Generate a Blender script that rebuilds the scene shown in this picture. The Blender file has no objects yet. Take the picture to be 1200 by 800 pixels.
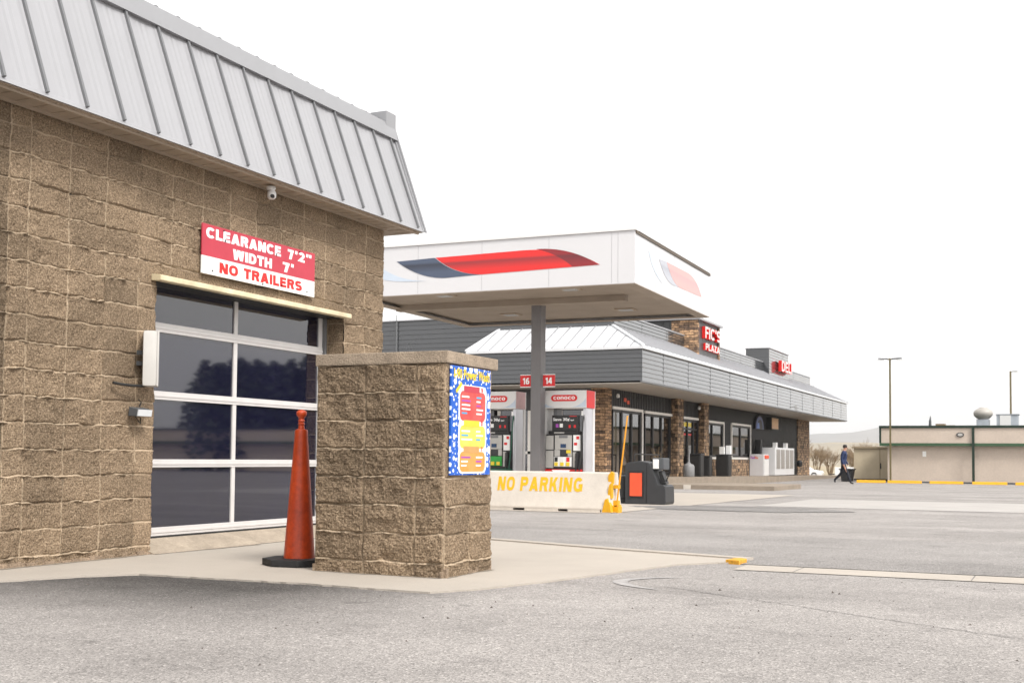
import bpy, bmesh, math, random
import numpy as np
from mathutils import Vector, Matrix
R = math.radians
random.seed(7)
S = bpy.context.scene
COL = S.collection

# ------------------------------------------------------------------ camera, sky, sun, exposure
H = 0.848
cam = bpy.data.cameras.new('camera')
camo = bpy.data.objects.new('camera', cam); COL.objects.link(camo); S.camera = camo
cam.sensor_width = 36.0; cam.lens = 1380.7/1200*36
cam.shift_y = 72.9/1200
cam.clip_start = 0.05; cam.clip_end = 30000
cam.dof.use_dof = True; cam.dof.focus_distance = 9.0; cam.dof.aperture_fstop = 9.0
_p, _r, _y = R(2.630), R(0.523), R(25.103)
_f = Vector((-math.sin(_y), math.cos(_y), 0)); _rt = Vector((math.cos(_y), math.sin(_y), 0)); _u = Vector((0, 0, 1))
_f2 = _f*math.cos(_p)+_u*math.sin(_p); _u2 = -_f*math.sin(_p)+_u*math.cos(_p)
_r3 = _rt*math.cos(_r)+_u2*math.sin(_r); _u3 = -_rt*math.sin(_r)+_u2*math.cos(_r)
camo.matrix_world = Matrix(((_r3.x, _u3.x, -_f2.x, 0), (_r3.y, _u3.y, -_f2.y, 0), (_r3.z, _u3.z, -_f2.z, H), (0, 0, 0, 1)))

SUN_EL, SUN_AZ = R(48), R(118)          # azimuth clockwise from +Y
w = bpy.data.worlds.new('World'); S.world = w; w.use_nodes = True
nt = w.node_tree; nt.nodes.clear()
sky = nt.nodes.new('ShaderNodeTexSky'); sky.sky_type = 'NISHITA'; sky.sun_disc = False
sky.sun_elevation = SUN_EL; sky.sun_rotation = SUN_AZ
sky.air_density = 1.0; sky.dust_density = 4.0; sky.ozone_density = 1.0
hs = nt.nodes.new('ShaderNodeHueSaturation'); hs.inputs['Saturation'].default_value = 0.10
mx = nt.nodes.new('ShaderNodeMixRGB'); mx.inputs[0].default_value = 0.6; mx.inputs[2].default_value = (8.45, 8.3, 8.15, 1)   # even cloud deck
bg = nt.nodes.new('ShaderNodeBackground'); bg.inputs[1].default_value = 0.10
wo = nt.nodes.new('ShaderNodeOutputWorld')
nt.links.new(sky.outputs[0], hs.inputs['Color']); nt.links.new(hs.outputs[0], mx.inputs[1])
nt.links.new(mx.outputs[0], bg.inputs[0]); nt.links.new(bg.outputs[0], wo.inputs[0])
sl = bpy.data.lights.new('sun', 'SUN'); sl.energy = 1.5; sl.angle = R(14); sl.color = (1, 0.96, 0.9)
so = bpy.data.objects.new('sun', sl); COL.objects.link(so)
_sd = Vector((math.sin(SUN_AZ)*math.cos(SUN_EL), math.cos(SUN_AZ)*math.cos(SUN_EL), math.sin(SUN_EL)))
so.rotation_euler = _sd.to_track_quat('Z', 'Y').to_euler()
S.view_settings.view_transform = 'Standard'; S.view_settings.look = 'None'
S.view_settings.exposure = 1.17; S.view_settings.gamma = 1.0; S.view_settings.use_curve_mapping = False
S.cycles.use_denoising = True
S.cycles.max_bounces = 6

# ------------------------------------------------------------------ materials
MATS = {}
def mat(name, col, rough=0.6, var=0.12, scale=6.0, bump=0.0, bscale=60.0, metal=0.0, ior=1.5, col2=None, coat=0.0, speck=0.0, sscale=120.0, detail=6, emit=None):
    m = bpy.data.materials.new(name); m.use_nodes = True; t = m.node_tree; N = t.nodes; L = t.links
    b = N['Principled BSDF']; b.inputs['Roughness'].default_value = rough; b.inputs['Metallic'].default_value = metal
    b.inputs['IOR'].default_value = ior; b.inputs['Coat Weight'].default_value = coat
    geo = N.new('ShaderNodeTexCoord')
    no = N.new('ShaderNodeTexNoise'); no.inputs['Scale'].default_value = scale; no.inputs['Detail'].default_value = detail; no.inputs['Roughness'].default_value = .65
    L.new(geo.outputs['Object'], no.inputs['Vector'])
    rp = N.new('ShaderNodeValToRGB'); L.new(no.outputs['Fac'], rp.inputs['Fac'])
    c2 = col2 if col2 else tuple(c*(1-var) for c in col)
    c1 = col if col2 else tuple(min(1, c*(1+var)) for c in col)
    rp.color_ramp.elements[0].position = .3; rp.color_ramp.elements[1].position = .7
    rp.color_ramp.elements[0].color = (*c2, 1); rp.color_ramp.elements[1].color = (*c1, 1)
    out = rp.outputs['Color']
    if speck:
        n2 = N.new('ShaderNodeTexNoise'); n2.inputs['Scale'].default_value = sscale; n2.inputs['Detail'].default_value = 3; n2.inputs['Roughness'].default_value = .7
        L.new(geo.outputs['Object'], n2.inputs['Vector'])
        r2 = N.new('ShaderNodeMapRange'); r2.inputs[1].default_value = .3; r2.inputs[2].default_value = .7; r2.inputs[3].default_value = 1-speck; r2.inputs[4].default_value = 1+speck
        L.new(n2.outputs['Fac'], r2.inputs[0])
        mm = N.new('ShaderNodeMixRGB'); mm.blend_type = 'MULTIPLY'; mm.inputs[0].default_value = 1
        L.new(out, mm.inputs[1]); L.new(r2.outputs[0], mm.inputs[2]); out = mm.outputs[0]
    L.new(out, b.inputs['Base Color'])
    if bump:
        n3 = N.new('ShaderNodeTexNoise'); n3.inputs['Scale'].default_value = bscale; n3.inputs['Detail'].default_value = 4
        L.new(geo.outputs['Object'], n3.inputs['Vector'])
        bp = N.new('ShaderNodeBump'); bp.inputs['Strength'].default_value = bump; bp.inputs['Distance'].default_value = .01
        L.new(n3.outputs['Fac'], bp.inputs['Height']); L.new(bp.outputs[0], b.inputs['Normal'])
    if emit:
        b.inputs['Emission Color'].default_value = (*emit[0], 1); b.inputs['Emission Strength'].default_value = emit[1]
    MATS[name] = m
    return m

def nodes(m): return m.node_tree.nodes, m.node_tree.links

def block_material():
    m = bpy.data.materials.new('split_face_block'); m.use_nodes = True; N, L = nodes(m); b = N['Principled BSDF']
    b.inputs['Roughness'].default_value = .95; b.inputs['Specular IOR Level'].default_value = .2
    tc = N.new('ShaderNodeTexCoord'); at = N.new('ShaderNodeAttribute'); at.attribute_name = 'blk'
    sp = N.new('ShaderNodeSeparateColor'); L.new(at.outputs['Color'], sp.inputs[0])
    def noise(s, d, r=.6):
        n = N.new('ShaderNodeTexNoise'); n.inputs['Scale'].default_value = s; n.inputs['Detail'].default_value = d; n.inputs['Roughness'].default_value = r
        L.new(tc.outputs['Object'], n.inputs['Vector']); return n.outputs['Fac']
    r1 = N.new('ShaderNodeValToRGB'); L.new(noise(75, 4, .8), r1.inputs['Fac']); cr = r1.color_ramp
    cr.elements[0].position = .30; cr.elements[0].color = (.055, .042, .031, 1)
    cr.elements[1].position = .70; cr.elements[1].color = (.57, .445, .325, 1)
    e = cr.elements.new(.45); e.color = (.205, .150, .099, 1)
    e = cr.elements.new(.56); e.color = (.315, .232, .155, 1)
    mo = N.new('ShaderNodeMixRGB'); L.new(sp.outputs[0], mo.inputs[0]); L.new(r1.outputs[0], mo.inputs[1])
    r2 = N.new('ShaderNodeValToRGB'); L.new(noise(90, 4), r2.inputs['Fac'])
    r2.color_ramp.elements[0].color = (.36, .275, .19, 1); r2.color_ramp.elements[1].color = (.68, .54, .39, 1)
    L.new(r2.outputs[0], mo.inputs[2])
    # per block tone and large weathering
    mr = N.new('ShaderNodeMapRange'); mr.inputs[1].default_value = .3; mr.inputs[2].default_value = .7; mr.inputs[3].default_value = .86; mr.inputs[4].default_value = 1.22
    L.new(noise(1.6, 5, .6), mr.inputs[0])
    mt = N.new('ShaderNodeMath'); mt.operation = 'MULTIPLY'; L.new(mr.outputs[0], mt.inputs[0]); L.new(sp.outputs[1], mt.inputs[1])
    mu = N.new('ShaderNodeMixRGB'); mu.blend_type = 'MULTIPLY'; mu.inputs[0].default_value = 1
    L.new(mo.outputs[0], mu.inputs[1]); L.new(mt.outputs[0], mu.inputs[2]); L.new(mu.outputs[0], b.inputs['Base Color'])
    bp = N.new('ShaderNodeBump'); bp.inputs['Strength'].default_value = 1.0; bp.inputs['Distance'].default_value = .014
    L.new(noise(170, 4, .7), bp.inputs['Height']); L.new(bp.outputs[0], b.inputs['Normal'])
    return m

def asphalt_material(name, base, zone=False):
    m = bpy.data.materials.new(name); m.use_nodes = True; N, L = nodes(m); b = N['Principled BSDF']
    b.inputs['Roughness'].default_value = .9; b.inputs['Specular IOR Level'].default_value = .25
    g = N.new('ShaderNodeNewGeometry')
    def noise(s, d, r=.6, stretch=None):
        n = N.new('ShaderNodeTexNoise'); n.inputs['Scale'].default_value = s; n.inputs['Detail'].default_value = d; n.inputs['Roughness'].default_value = r
        if stretch:
            mp = N.new('ShaderNodeMapping'); mp.inputs['Scale'].default_value = stretch; L.new(g.outputs['Position'], mp.inputs[0]); L.new(mp.outputs[0], n.inputs['Vector'])
        else: L.new(g.outputs['Position'], n.inputs['Vector'])
        return n.outputs['Fac']
    def rng(x, a, bb, c, d):
        r = N.new('ShaderNodeMapRange'); r.inputs[1].default_value = a; r.inputs[2].default_value = bb; r.inputs[3].default_value = c; r.inputs[4].default_value = d
        L.new(x, r.inputs[0]); return r.outputs[0]
    def mul(x, y):
        q = N.new('ShaderNodeMath'); q.operation = 'MULTIPLY'
        for k, v in enumerate((x, y)):
            if isinstance(v, (int, float)): q.inputs[k].default_value = v
            else: L.new(v, q.inputs[k])
        return q.outputs[0]
    vo = N.new('ShaderNodeTexVoronoi'); vo.inputs['Scale'].default_value = 125; L.new(g.outputs['Position'], vo.inputs['Vector'])
    agg = N.new('ShaderNodeSeparateColor'); L.new(vo.outputs['Color'], agg.inputs[0])
    tone = mul(rng(agg.outputs[0], 0, 1, .70, 1.26), mul(rng(agg.outputs[1], .93, .95, 1.0, 1.55), rng(agg.outputs[2], .05, .07, .42, 1.0)))
    tone = mul(tone, rng(noise(28, 5, .8), .3, .7, .88, 1.12))
    tone = mul(tone, rng(noise(.55, 5, .62), .3, .7, .86, 1.12))
    tone = mul(tone, rng(noise(.35, 4, .6, (.35, 1.6, 1)), .35, .65, .9, 1.08))
    tone = mul(tone, rng(noise(7, 3), .66, .74, 1.0, .86))
    # scattered black tar and gum spots
    v2 = N.new('ShaderNodeTexVoronoi'); v2.inputs['Scale'].default_value = 2.6; L.new(g.outputs['Position'], v2.inputs['Vector'])
    tone = mul(tone, rng(v2.outputs['Distance'], .022, .03, .3, 1.0))
    tone = mul(tone, rng(noise(1.9, 6, .7), .54, .66, 1.0, .84))
    tone = mul(tone, rng(noise(.9, 5, .7, (.25, 1.0, 1)), .56, .70, 1.0, .82))
    tone = mul(tone, rng(noise(3.3, 2, .5), .70, .76, 1.0, .72))
    if zone:   # bare coarse chippings along the edge of the slab
        sx = N.new('ShaderNodeSeparateXYZ'); L.new(g.outputs['Position'], sx.inputs[0])
        ad = N.new('ShaderNodeMath'); ad.operation = 'MULTIPLY_ADD'; ad.inputs[1].default_value = 1.1; L.new(noise(1.3, 4), ad.inputs[0]); L.new(sx.outputs[1], ad.inputs[2])
        my = rng(ad.outputs[0], 5.05, 6.85, 0, 1)
        mxx = rng(sx.outputs[0], -4.6, -3.2, 1, 0)
        z = mul(mul(my, mxx), rng(sx.outputs[1], 7.0, 7.5, 1, 0))
        tone2 = mul(tone, rng(agg.outputs[1], 0, 1, .40, 1.0))
        mm = N.new('ShaderNodeMix'); mm.data_type = 'FLOAT'; L.new(z, mm.inputs[0]); L.new(tone, mm.inputs[2]); L.new(mul(tone2, .38), mm.inputs[3]); tone = mm.outputs[0]
    c = N.new('ShaderNodeMixRGB'); c.blend_type = 'MULTIPLY'; c.inputs[0].default_value = 1; c.inputs[1].default_value = (*base, 1); L.new(tone, c.inputs[2])
    L.new(c.outputs[0], b.inputs['Base Color'])
    bp = N.new('ShaderNodeBump'); bp.inputs['Strength'].default_value = .35; bp.inputs['Distance'].default_value = .005
    L.new(vo.outputs['Distance'], bp.inputs['Height']); L.new(bp.outputs[0], b.inputs['Normal'])
    return m

def stone_material(name, c1, c2, mortar, bw, rh):
    m = bpy.data.materials.new(name); m.use_nodes = True; N, L = nodes(m); b = N['Principled BSDF']; b.inputs['Roughness'].default_value = .85
    g = N.new('ShaderNodeNewGeometry'); sx = N.new('ShaderNodeSeparateXYZ'); L.new(g.outputs['Position'], sx.inputs[0])
    ad = N.new('ShaderNodeMath'); ad.operation = 'ADD'; L.new(sx.outputs[0], ad.inputs[0]); L.new(sx.outputs[1], ad.inputs[1])
    cb = N.new('ShaderNodeCombineXYZ'); L.new(ad.outputs[0], cb.inputs[0]); L.new(sx.outputs[2], cb.inputs[1])
    n0 = N.new('ShaderNodeTexNoise'); n0.inputs['Scale'].default_value = 3; L.new(cb.outputs[0], n0.inputs['Vector'])
    va = N.new('ShaderNodeVectorMath'); va.operation = 'MULTIPLY_ADD'; va.inputs[1].default_value = (.12, .06, 0); L.new(n0.outputs['Color'], va.inputs[0]); L.new(cb.outputs[0], va.inputs[2])
    br = N.new('ShaderNodeTexBrick'); br.inputs['Scale'].default_value = 1; br.inputs['Brick Width'].default_value = bw; br.inputs['Row Height'].default_value = rh
    br.inputs['Mortar Size'].default_value = .008; br.inputs['Color1'].default_value = (*c1, 1); br.inputs['Color2'].default_value = (*c2, 1); br.inputs['Mortar'].default_value = (*mortar, 1)
    L.new(va.outputs[0], br.inputs['Vector'])
    n1 = N.new('ShaderNodeTexNoise'); n1.inputs['Scale'].default_value = 9; n1.inputs['Detail'].default_value = 5; L.new(cb.outputs[0], n1.inputs['Vector'])
    mr = N.new('ShaderNodeMapRange'); mr.inputs[1].default_value = .3; mr.inputs[2].default_value = .7; mr.inputs[3].default_value = .45; mr.inputs[4].default_value = 1.7; L.new(n1.outputs['Fac'], mr.inputs[0])
    mu = N.new('ShaderNodeMixRGB'); mu.blend_type = 'MULTIPLY'; mu.inputs[0].default_value = 1; L.new(br.outputs['Color'], mu.inputs[1]); L.new(mr.outputs[0], mu.inputs[2])
    L.new(mu.outputs[0], b.inputs['Base Color'])
    bp = N.new('ShaderNodeBump'); bp.inputs['Strength'].default_value = .8; bp.inputs['Distance'].default_value = .03; L.new(br.outputs['Fac'], bp.inputs['Height']); bp.invert = True
    L.new(bp.outputs[0], b.inputs['Normal'])
    return m

def swoosh_material(name, edge, mid, z0, z1):
    """printed band: bright at top and bottom, darker stripe through its middle (printed on the decal)"""
    m = bpy.data.materials.new(name); m.use_nodes = True; N, L = nodes(m); b = N['Principled BSDF']; b.inputs['Roughness'].default_value = .10; b.inputs['IOR'].default_value = 1.45; b.inputs['Coat Weight'].default_value = .35; b.inputs['Coat Roughness'].default_value = .05
    g = N.new('ShaderNodeNewGeometry'); sx = N.new('ShaderNodeSeparateXYZ'); L.new(g.outputs['Position'], sx.inputs[0])
    mr = N.new('ShaderNodeMapRange'); mr.inputs[1].default_value = z0; mr.inputs[2].default_value = z1; L.new(sx.outputs[2], mr.inputs[0])
    rp = N.new('ShaderNodeValToRGB'); L.new(mr.outputs[0], rp.inputs['Fac']); cr = rp.color_ramp
    cr.elements[0].position = 0; cr.elements[0].color = (*edge, 1); cr.elements[1].position = 1; cr.elements[1].color = (*edge, 1)
    for p, c in ((.30, edge), (.62, mid), (.72, edge)):
        e = cr.elements.new(p); e.color = (*c, 1)
    L.new(rp.outputs[0], b.inputs['Base Color'])
    return m

BLOCK = block_material()
ASPH = asphalt_material('worn_asphalt', (.29, .271, .258), zone=True)
ASPH_D = asphalt_material('darker_asphalt', (.255, .240, .230))
ASPH_S = asphalt_material('oil_stained_asphalt', (.21, .20, .193))
CONC_P = mat('worn_patch_concrete', (.36, .34, .322), .9, .07, 1.1, .25, 90, speck=.10, sscale=70)
CONC = mat('concrete', (.385, .345, .30), .9, .07, 1.1, .25, 90, speck=.09, sscale=90)
CONC_T = mat('tan_concrete', (.25, .205, .16), .9, .16, 2.2, .3, 70, speck=.12, sscale=60)
CONC_W = mat('pale_concrete', (.56, .51, .45), .9, .10, 2.0, .3, 60, speck=.06, sscale=50)
CAPM = mat('cap_concrete', (.30, .238, .178), .95, .2, 7, .9, 70, speck=.40, sscale=110)
FOOT = mat('rough_footing', (.27, .20, .14), .95, .3, 9, 1.0, 60, speck=.35, sscale=80)
WHITE = mat('white_paint', (.66, .655, .65), .35, .02, 2)
WHITE_G = mat('white_gloss_panel', (.60, .595, .61), .22, .015, .8)
ALU = mat('white_aluminium', (.56, .54, .53), .35, .05, 5)
GALV = mat('pale_metal_panel', (.36, .36, .375), .38, .04, .9, metal=.35)
GALV_D = mat('grey_metal_seam', (.17, .173, .18), .45, .05, 3, metal=.3)
TRIMM = mat('metal_trim', (.29, .292, .305), .4, .03, 2, metal=.3)
SOFF = mat('tan_soffit', (.36, .29, .225), .7, .08, 3)
SOFF_C = mat('canopy_soffit', (.31, .258, .21), .65, .12, 1.2)
SOFF_S = mat('pale_soffit', (.42, .385, .345), .7, .05, 2)
GLASS = mat('dark_glass', (.007, .007, .020), .03, .2, 2, ior=2.05)
GLASS_S = mat('shop_window_glass', (.014, .012, .011), .03, .2, 2, ior=3.3)
BLACK = mat('black_plastic', (.018, .018, .019), .5, .25, 12)
RUBBER = mat('black_rubber', (.014, .014, .015), .65, .35, 14, .2, 60)
VOID = mat('dark_interior', (.01, .01, .011), .9)
CREAM = mat('cream_paint', (.64, .55, .37), .5, .22, 6)
SRED = mat('sign_red', (.46, .035, .06), .4, .07, 5)
LRED = mat('letter_red', (.70, .015, .012), .4, .04, 9)
BOXW = mat('signal_box_white', (.50, .485, .46), .4, .05, 6)
LWHITE = mat('letter_white', (.86, .86, .86), .4, .02, 9)
SWHITE = mat('sign_white', (.78, .78, .77), .4, .03, 5)
ORANGE = mat('orange_cone', (.60, .068, .010), .42, .30, 3.2, col2=(.36, .042, .012), speck=.16, sscale=25, detail=9)
def bubble_material():
    m = mat('bubbly_poster_blue', (.008, .10, .50), .35, .1, 20); N, L = nodes(m); b = N['Principled BSDF']
    src = b.inputs['Base Color'].links[0].from_socket; tc = N['Texture Coordinate'].outputs['Object']; fac = None
    for sc_, lo, hi in ((13, .24, .30), (27, .26, .34)):
        v = N.new('ShaderNodeTexVoronoi'); v.voronoi_dimensions = '2D'; v.inputs['Scale'].default_value = sc_
        sx = N.new('ShaderNodeSeparateXYZ'); L.new(tc, sx.inputs[0]); cb = N.new('ShaderNodeCombineXYZ'); L.new(sx.outputs[1], cb.inputs[0]); L.new(sx.outputs[2], cb.inputs[1]); L.new(cb.outputs[0], v.inputs['Vector'])
        sp = N.new('ShaderNodeSeparateColor'); L.new(v.outputs['Color'], sp.inputs[0])
        mu = N.new('ShaderNodeMath'); mu.operation = 'MULTIPLY_ADD'; mu.inputs[1].default_value = .50; mu.inputs[2].default_value = -.10; L.new(sp.outputs[0], mu.inputs[0])
        lt = N.new('ShaderNodeMath'); lt.operation = 'LESS_THAN'; L.new(v.outputs['Distance'], lt.inputs[0]); L.new(mu.outputs[0], lt.inputs[1])
        if fac is None: fac = lt.outputs[0]
        else:
            mxn = N.new('ShaderNodeMath'); mxn.operation = 'MAXIMUM'; L.new(fac, mxn.inputs[0]); L.new(lt.outputs[0], mxn.inputs[1]); fac = mxn.outputs[0]
    mm = N.new('ShaderNodeMixRGB'); mm.inputs[2].default_value = (.8, .82, .86, 1); L.new(fac, mm.inputs[0]); L.new(src, mm.inputs[1]); L.new(mm.outputs[0], b.inputs['Base Color']); return m
BLUE_B = bubble_material()
BLUE = mat('poster_blue', (.012, .13, .60), .35, .1, 20)
YEL = mat('yellow_paint', (.66, .34, .006), .5, .12, 12)
YELB = mat('stencil_yellow', (.76, .385, .007), .7, .08, 14)
YELT = mat('yellow_print', (.72, .54, .03), .4, .05, 12)
PRED = mat('print_red', (.62, .02, .025), .4, .15, 5, col2=(.62, .12, .10))
PYEL = mat('print_yellow', (.72, .50, .02), .4, .15, 5, col2=(.72, .60, .14))
PORA = mat('print_orange', (.72, .24, .02), .4, .15, 5, col2=(.72, .36, .12))
PPUR = mat('print_purple', (.35, .06, .40), .4)
PCYA = mat('print_cyan', (.05, .38, .65), .4)
CHAR = mat('charcoal_siding', (.032, .034, .038), .16, .07, 1.5, ior=1.62, coat=.8)
CHAR_W = mat('charcoal_ribbed_wall', (.050, .050, .051), .42, .1, 2)
ROOFW = mat('white_standing_seam', (.62, .63, .65), .35, .04, 1)
COLG = mat('grey_column_paint', (.165, .158, .162), .45, .06, 3)
STONE = stone_material('ledger_stone', (.44, .27, .15), (.10, .064, .044), (.02, .016, .013), .42, .105)
RUBBLE = stone_material('river_stone', (.42, .275, .165), (.065, .046, .034), (.02, .016, .013), .19, .15)
FRAMEW = mat('cream_window_trim', (.82, .79, .74), .5, .05, 6)
SW_RG = swoosh_material('glare_pale_red_band', (.60, .26, .24), (.46, .22, .22), 4.85, 5.40)  # side fascia print paled in colour to imitate sky glare
SW_NG = swoosh_material('glare_pale_navy_band', (.36, .37, .42), (.28, .29, .34), 4.85, 5.40)  # same glare painted into the navy part
NAVY = mat('navy_print', (.025, .035, .075), .3, .05, 4)
SW_N = swoosh_material('navy_band', (.055, .075, .125), (.022, .026, .045), 4.85, 5.40)
SW_R = swoosh_material('red_band', (.66, .008, .006), (.27, .012, .016), 4.85, 5.40)
SW_D = swoosh_material('dark_red_band', (.24, .006, .012), (.13, .008, .014), 4.85, 5.40)
SW_L = mat('pale_blue_print', (.50, .57, .66), .25, .05, 2)
SILVER = mat('silver_pilaster', (.55, .55, .58), .35, .05, 2, metal=.4)
PUMPG = mat('pump_grey', (.42, .41, .39), .5, .06, 9)
GREEN = mat('pump_green', (.02, .30, .045), .4, .1, 9)
DGREEN = mat('dark_green', (.004, .075, .045), .45, .1, 9)
PUMPR = mat('pump_red', (.62, .012, .014), .4, .06, 9)
KIOSK = mat('kiosk_grey', (.030, .031, .034), .5, .12, 6)
KORANGE = mat('kiosk_orange', (.75, .085, .03), .5, .12, 5)
BINGREY = mat('bin_grey', (.075, .08, .087), .55, .1, 8)
STUCCO = mat('beige_stucco', (.50, .425, .36), .9, .06, 1.5, .3, 40, speck=.06, sscale=14)
SHEDM = mat('tan_shed', (.52, .445, .32), .75, .08, 2)
TRIMG = mat('green_trim', (.035, .085, .040), .5, .1, 6)
TRIMGD = mat('dark_green_trim', (.006, .022, .012), .5, .1, 6)
POLEM = mat('olive_pole', (.13, .105, .045), .5, .1, 6)
ROOFG = mat('grey_unit', (.36, .39, .43), .55, .12, 3)
DRY = mat('dry_grass', (.35, .28, .175), .95, .2, .05, col2=(.25, .21, .14))
HILL = mat('dry_hill', (.33, .28, .20), .95, .2, .01, col2=(.24, .215, .175))
MOUNT = mat('mountain_rock', (.26, .24, .22), .95, .2, .0012, col2=(.17, .165, .16))
BARK = mat('bare_twig', (.24, .175, .11), .9, .25, 3)
NEEDLE = mat('conifer_green', (.030, .045, .028), .8, .35, 2)
SKIN = mat('skin', (.42, .22, .15), .55, .05, 9)
HAIR = mat('dark_hair', (.012, .009, .008), .6, .2, 9)
JACKET = mat('navy_jacket', (.010, .022, .075), .75, .15, 9)
TROUS = mat('black_trousers', (.012, .014, .022), .8, .15, 9)
CARW = mat('car_white', (.72, .73, .75), .25, .02, 2)
TYRE = mat('tyre', (.02, .02, .02), .8)
SCREEN = mat('screen_blue', (.02, .05, .12), .2, .1, 9)
BRICKP = mat('lit_food_panel', (.50, .22, .12), .4, .5, 5, col2=(.70, .42, .12))
CABLE = mat('black_cable', (.015, .014, .013), .6)
LENSM = mat('lamp_lens', (.60, .62, .64), .2, .05, 9)

# ------------------------------------------------------------------ helpers
def wloc(o):
    v = Vector((0, 0, 0))
    while o: v += o.location; o = o.parent
    return v

class MB:
    """collects shapes (world coordinates); build() links them as one mesh under a parent"""
    def __init__(s): s.v = []; s.f = []; s.mi = []; s.m = 0
    def face(s, pts):
        n = len(s.v); s.v += [tuple(p) for p in pts]; s.f.append(tuple(range(n, n+len(pts)))); s.mi.append(s.m)
    def add(s, vs, fs):
        n = len(s.v); s.v += [tuple(p) for p in vs]
        for f in fs: s.f.append(tuple(i+n for i in f)); s.mi.append(s.m)
    def box(s, x0, x1, y0, y1, z0, z1):
        v = [(x, y, z) for z in (z0, z1) for y in (y0, y1) for x in (x0, x1)]
        s.add(v, [(0, 2, 3, 1), (4, 5, 7, 6), (0, 1, 5, 4), (2, 6, 7, 3), (0, 4, 6, 2), (1, 3, 7, 5)]); return s
    def prism(s, poly, axis, a, b):
        """poly: 2D outline; axis 'x': (y,z) outline, 'y': (x,z), 'z': (x,y); extruded from a to b"""
        def P(p, t): return {'x': (t, p[0], p[1]), 'y': (p[0], t, p[1]), 'z': (p[0], p[1], t)}[axis]
        n = len(poly); v = [P(p, a) for p in poly]+[P(p, b) for p in poly]
        s.add(v, [tuple(range(n))[::-1], tuple(range(n, 2*n))]+[(i, (i+1) % n, n+(i+1) % n, n+i) for i in range(n)]); return s
    def tube(s, pts, r, n=8, cap=True):
        pts = [Vector(p) for p in pts]; rr = r if isinstance(r, (list, tuple)) else [r]*len(pts); base = len(s.v)
        for i, p in enumerate(pts):
            d = (pts[min(i+1, len(pts)-1)]-pts[max(i-1, 0)]).normalized()
            a = d.orthogonal().normalized() if abs(d.z) < .999 else Vector((1, 0, 0)); a = (a-d*a.dot(d)).normalized(); b = d.cross(a)
            for k in range(n):
                t = 2*math.pi*k/n; s.v.append(tuple(p+(a*math.cos(t)+b*math.sin(t))*rr[i]))
        for i in range(len(pts)-1):
            for k in range(n):
                s.f.append((base+i*n+k, base+i*n+(k+1) % n, base+(i+1)*n+(k+1) % n, base+(i+1)*n+k)); s.mi.append(s.m)
        if cap:
            s.f.append(tuple(base+k for k in range(n))[::-1]); s.mi.append(s.m)
            e = base+(len(pts)-1)*n; s.f.append(tuple(e+k for k in range(n))); s.mi.append(s.m)
        return s
    def lathe(s, c, prof, n=24):
        base = len(s.v)
        for r, z in prof:
            for k in range(n):
                t = 2*math.pi*k/n; s.v.append((c[0]+r*math.cos(t), c[1]+r*math.sin(t), c[2]+z))
        for i in range(len(prof)-1):
            for k in range(n):
                s.f.append((base+i*n+k, base+i*n+(k+1) % n, base+(i+1)*n+(k+1) % n, base+(i+1)*n+k)); s.mi.append(s.m)
        s.f.append(tuple(base+k for k in range(n))[::-1]); s.mi.append(s.m)
        e = base+(len(prof)-1)*n; s.f.append(tuple(e+k for k in range(n))); s.mi.append(s.m)
        return s
    def build(s, name, m, parent=None, bevel=0, smooth=False, loc=None):
        me = bpy.data.meshes.new(name)
        off = wloc(parent) if parent else (Vector(loc) if loc is not None else Vector((0, 0, 0)))
        me.from_pydata([(p[0]-off.x, p[1]-off.y, p[2]-off.z) for p in s.v], [], s.f)
        for q in (m if isinstance(m, (list, tuple)) else [m]): me.materials.append(q)
        me.polygons.foreach_set('material_index', s.mi)
        bm = bmesh.new(); bm.from_mesh(me); bmesh.ops.recalc_face_normals(bm, faces=bm.faces)
        if bevel:
            bmesh.ops.remove_doubles(bm, verts=bm.verts, dist=1e-5)
            ed = [e for e in bm.edges if len(e.link_faces) == 2 and e.calc_face_angle(0) > .5]
            bmesh.ops.bevel(bm, geom=ed, offset=bevel, segments=2, profile=.7, affect='EDGES', clamp_overlap=True)
        bm.to_mesh(me); bm.free()
        if smooth:
            me.polygons.foreach_set('use_smooth', [True]*len(me.polygons))
            if hasattr(me, 'set_sharp_from_angle'): me.set_sharp_from_angle(angle=R(40))
        o = bpy.data.objects.new(name, me); COL.objects.link(o)
        if parent: o.parent = parent
        else: o.location = off
        return o

def thing(name, label, cat, loc=(0, 0, 0), group=None):
    o = bpy.data.objects.new(name, None); COL.objects.link(o); o.location = loc; o.empty_display_size = .2
    o['label'] = label; o['category'] = cat
    if group: o['group'] = group
    return o
def tag(o, label, cat, group=None):
    o['label'] = label; o['category'] = cat
    if group: o['group'] = group
    return o
def struct(o): o['kind'] = 'structure'; return o

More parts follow.
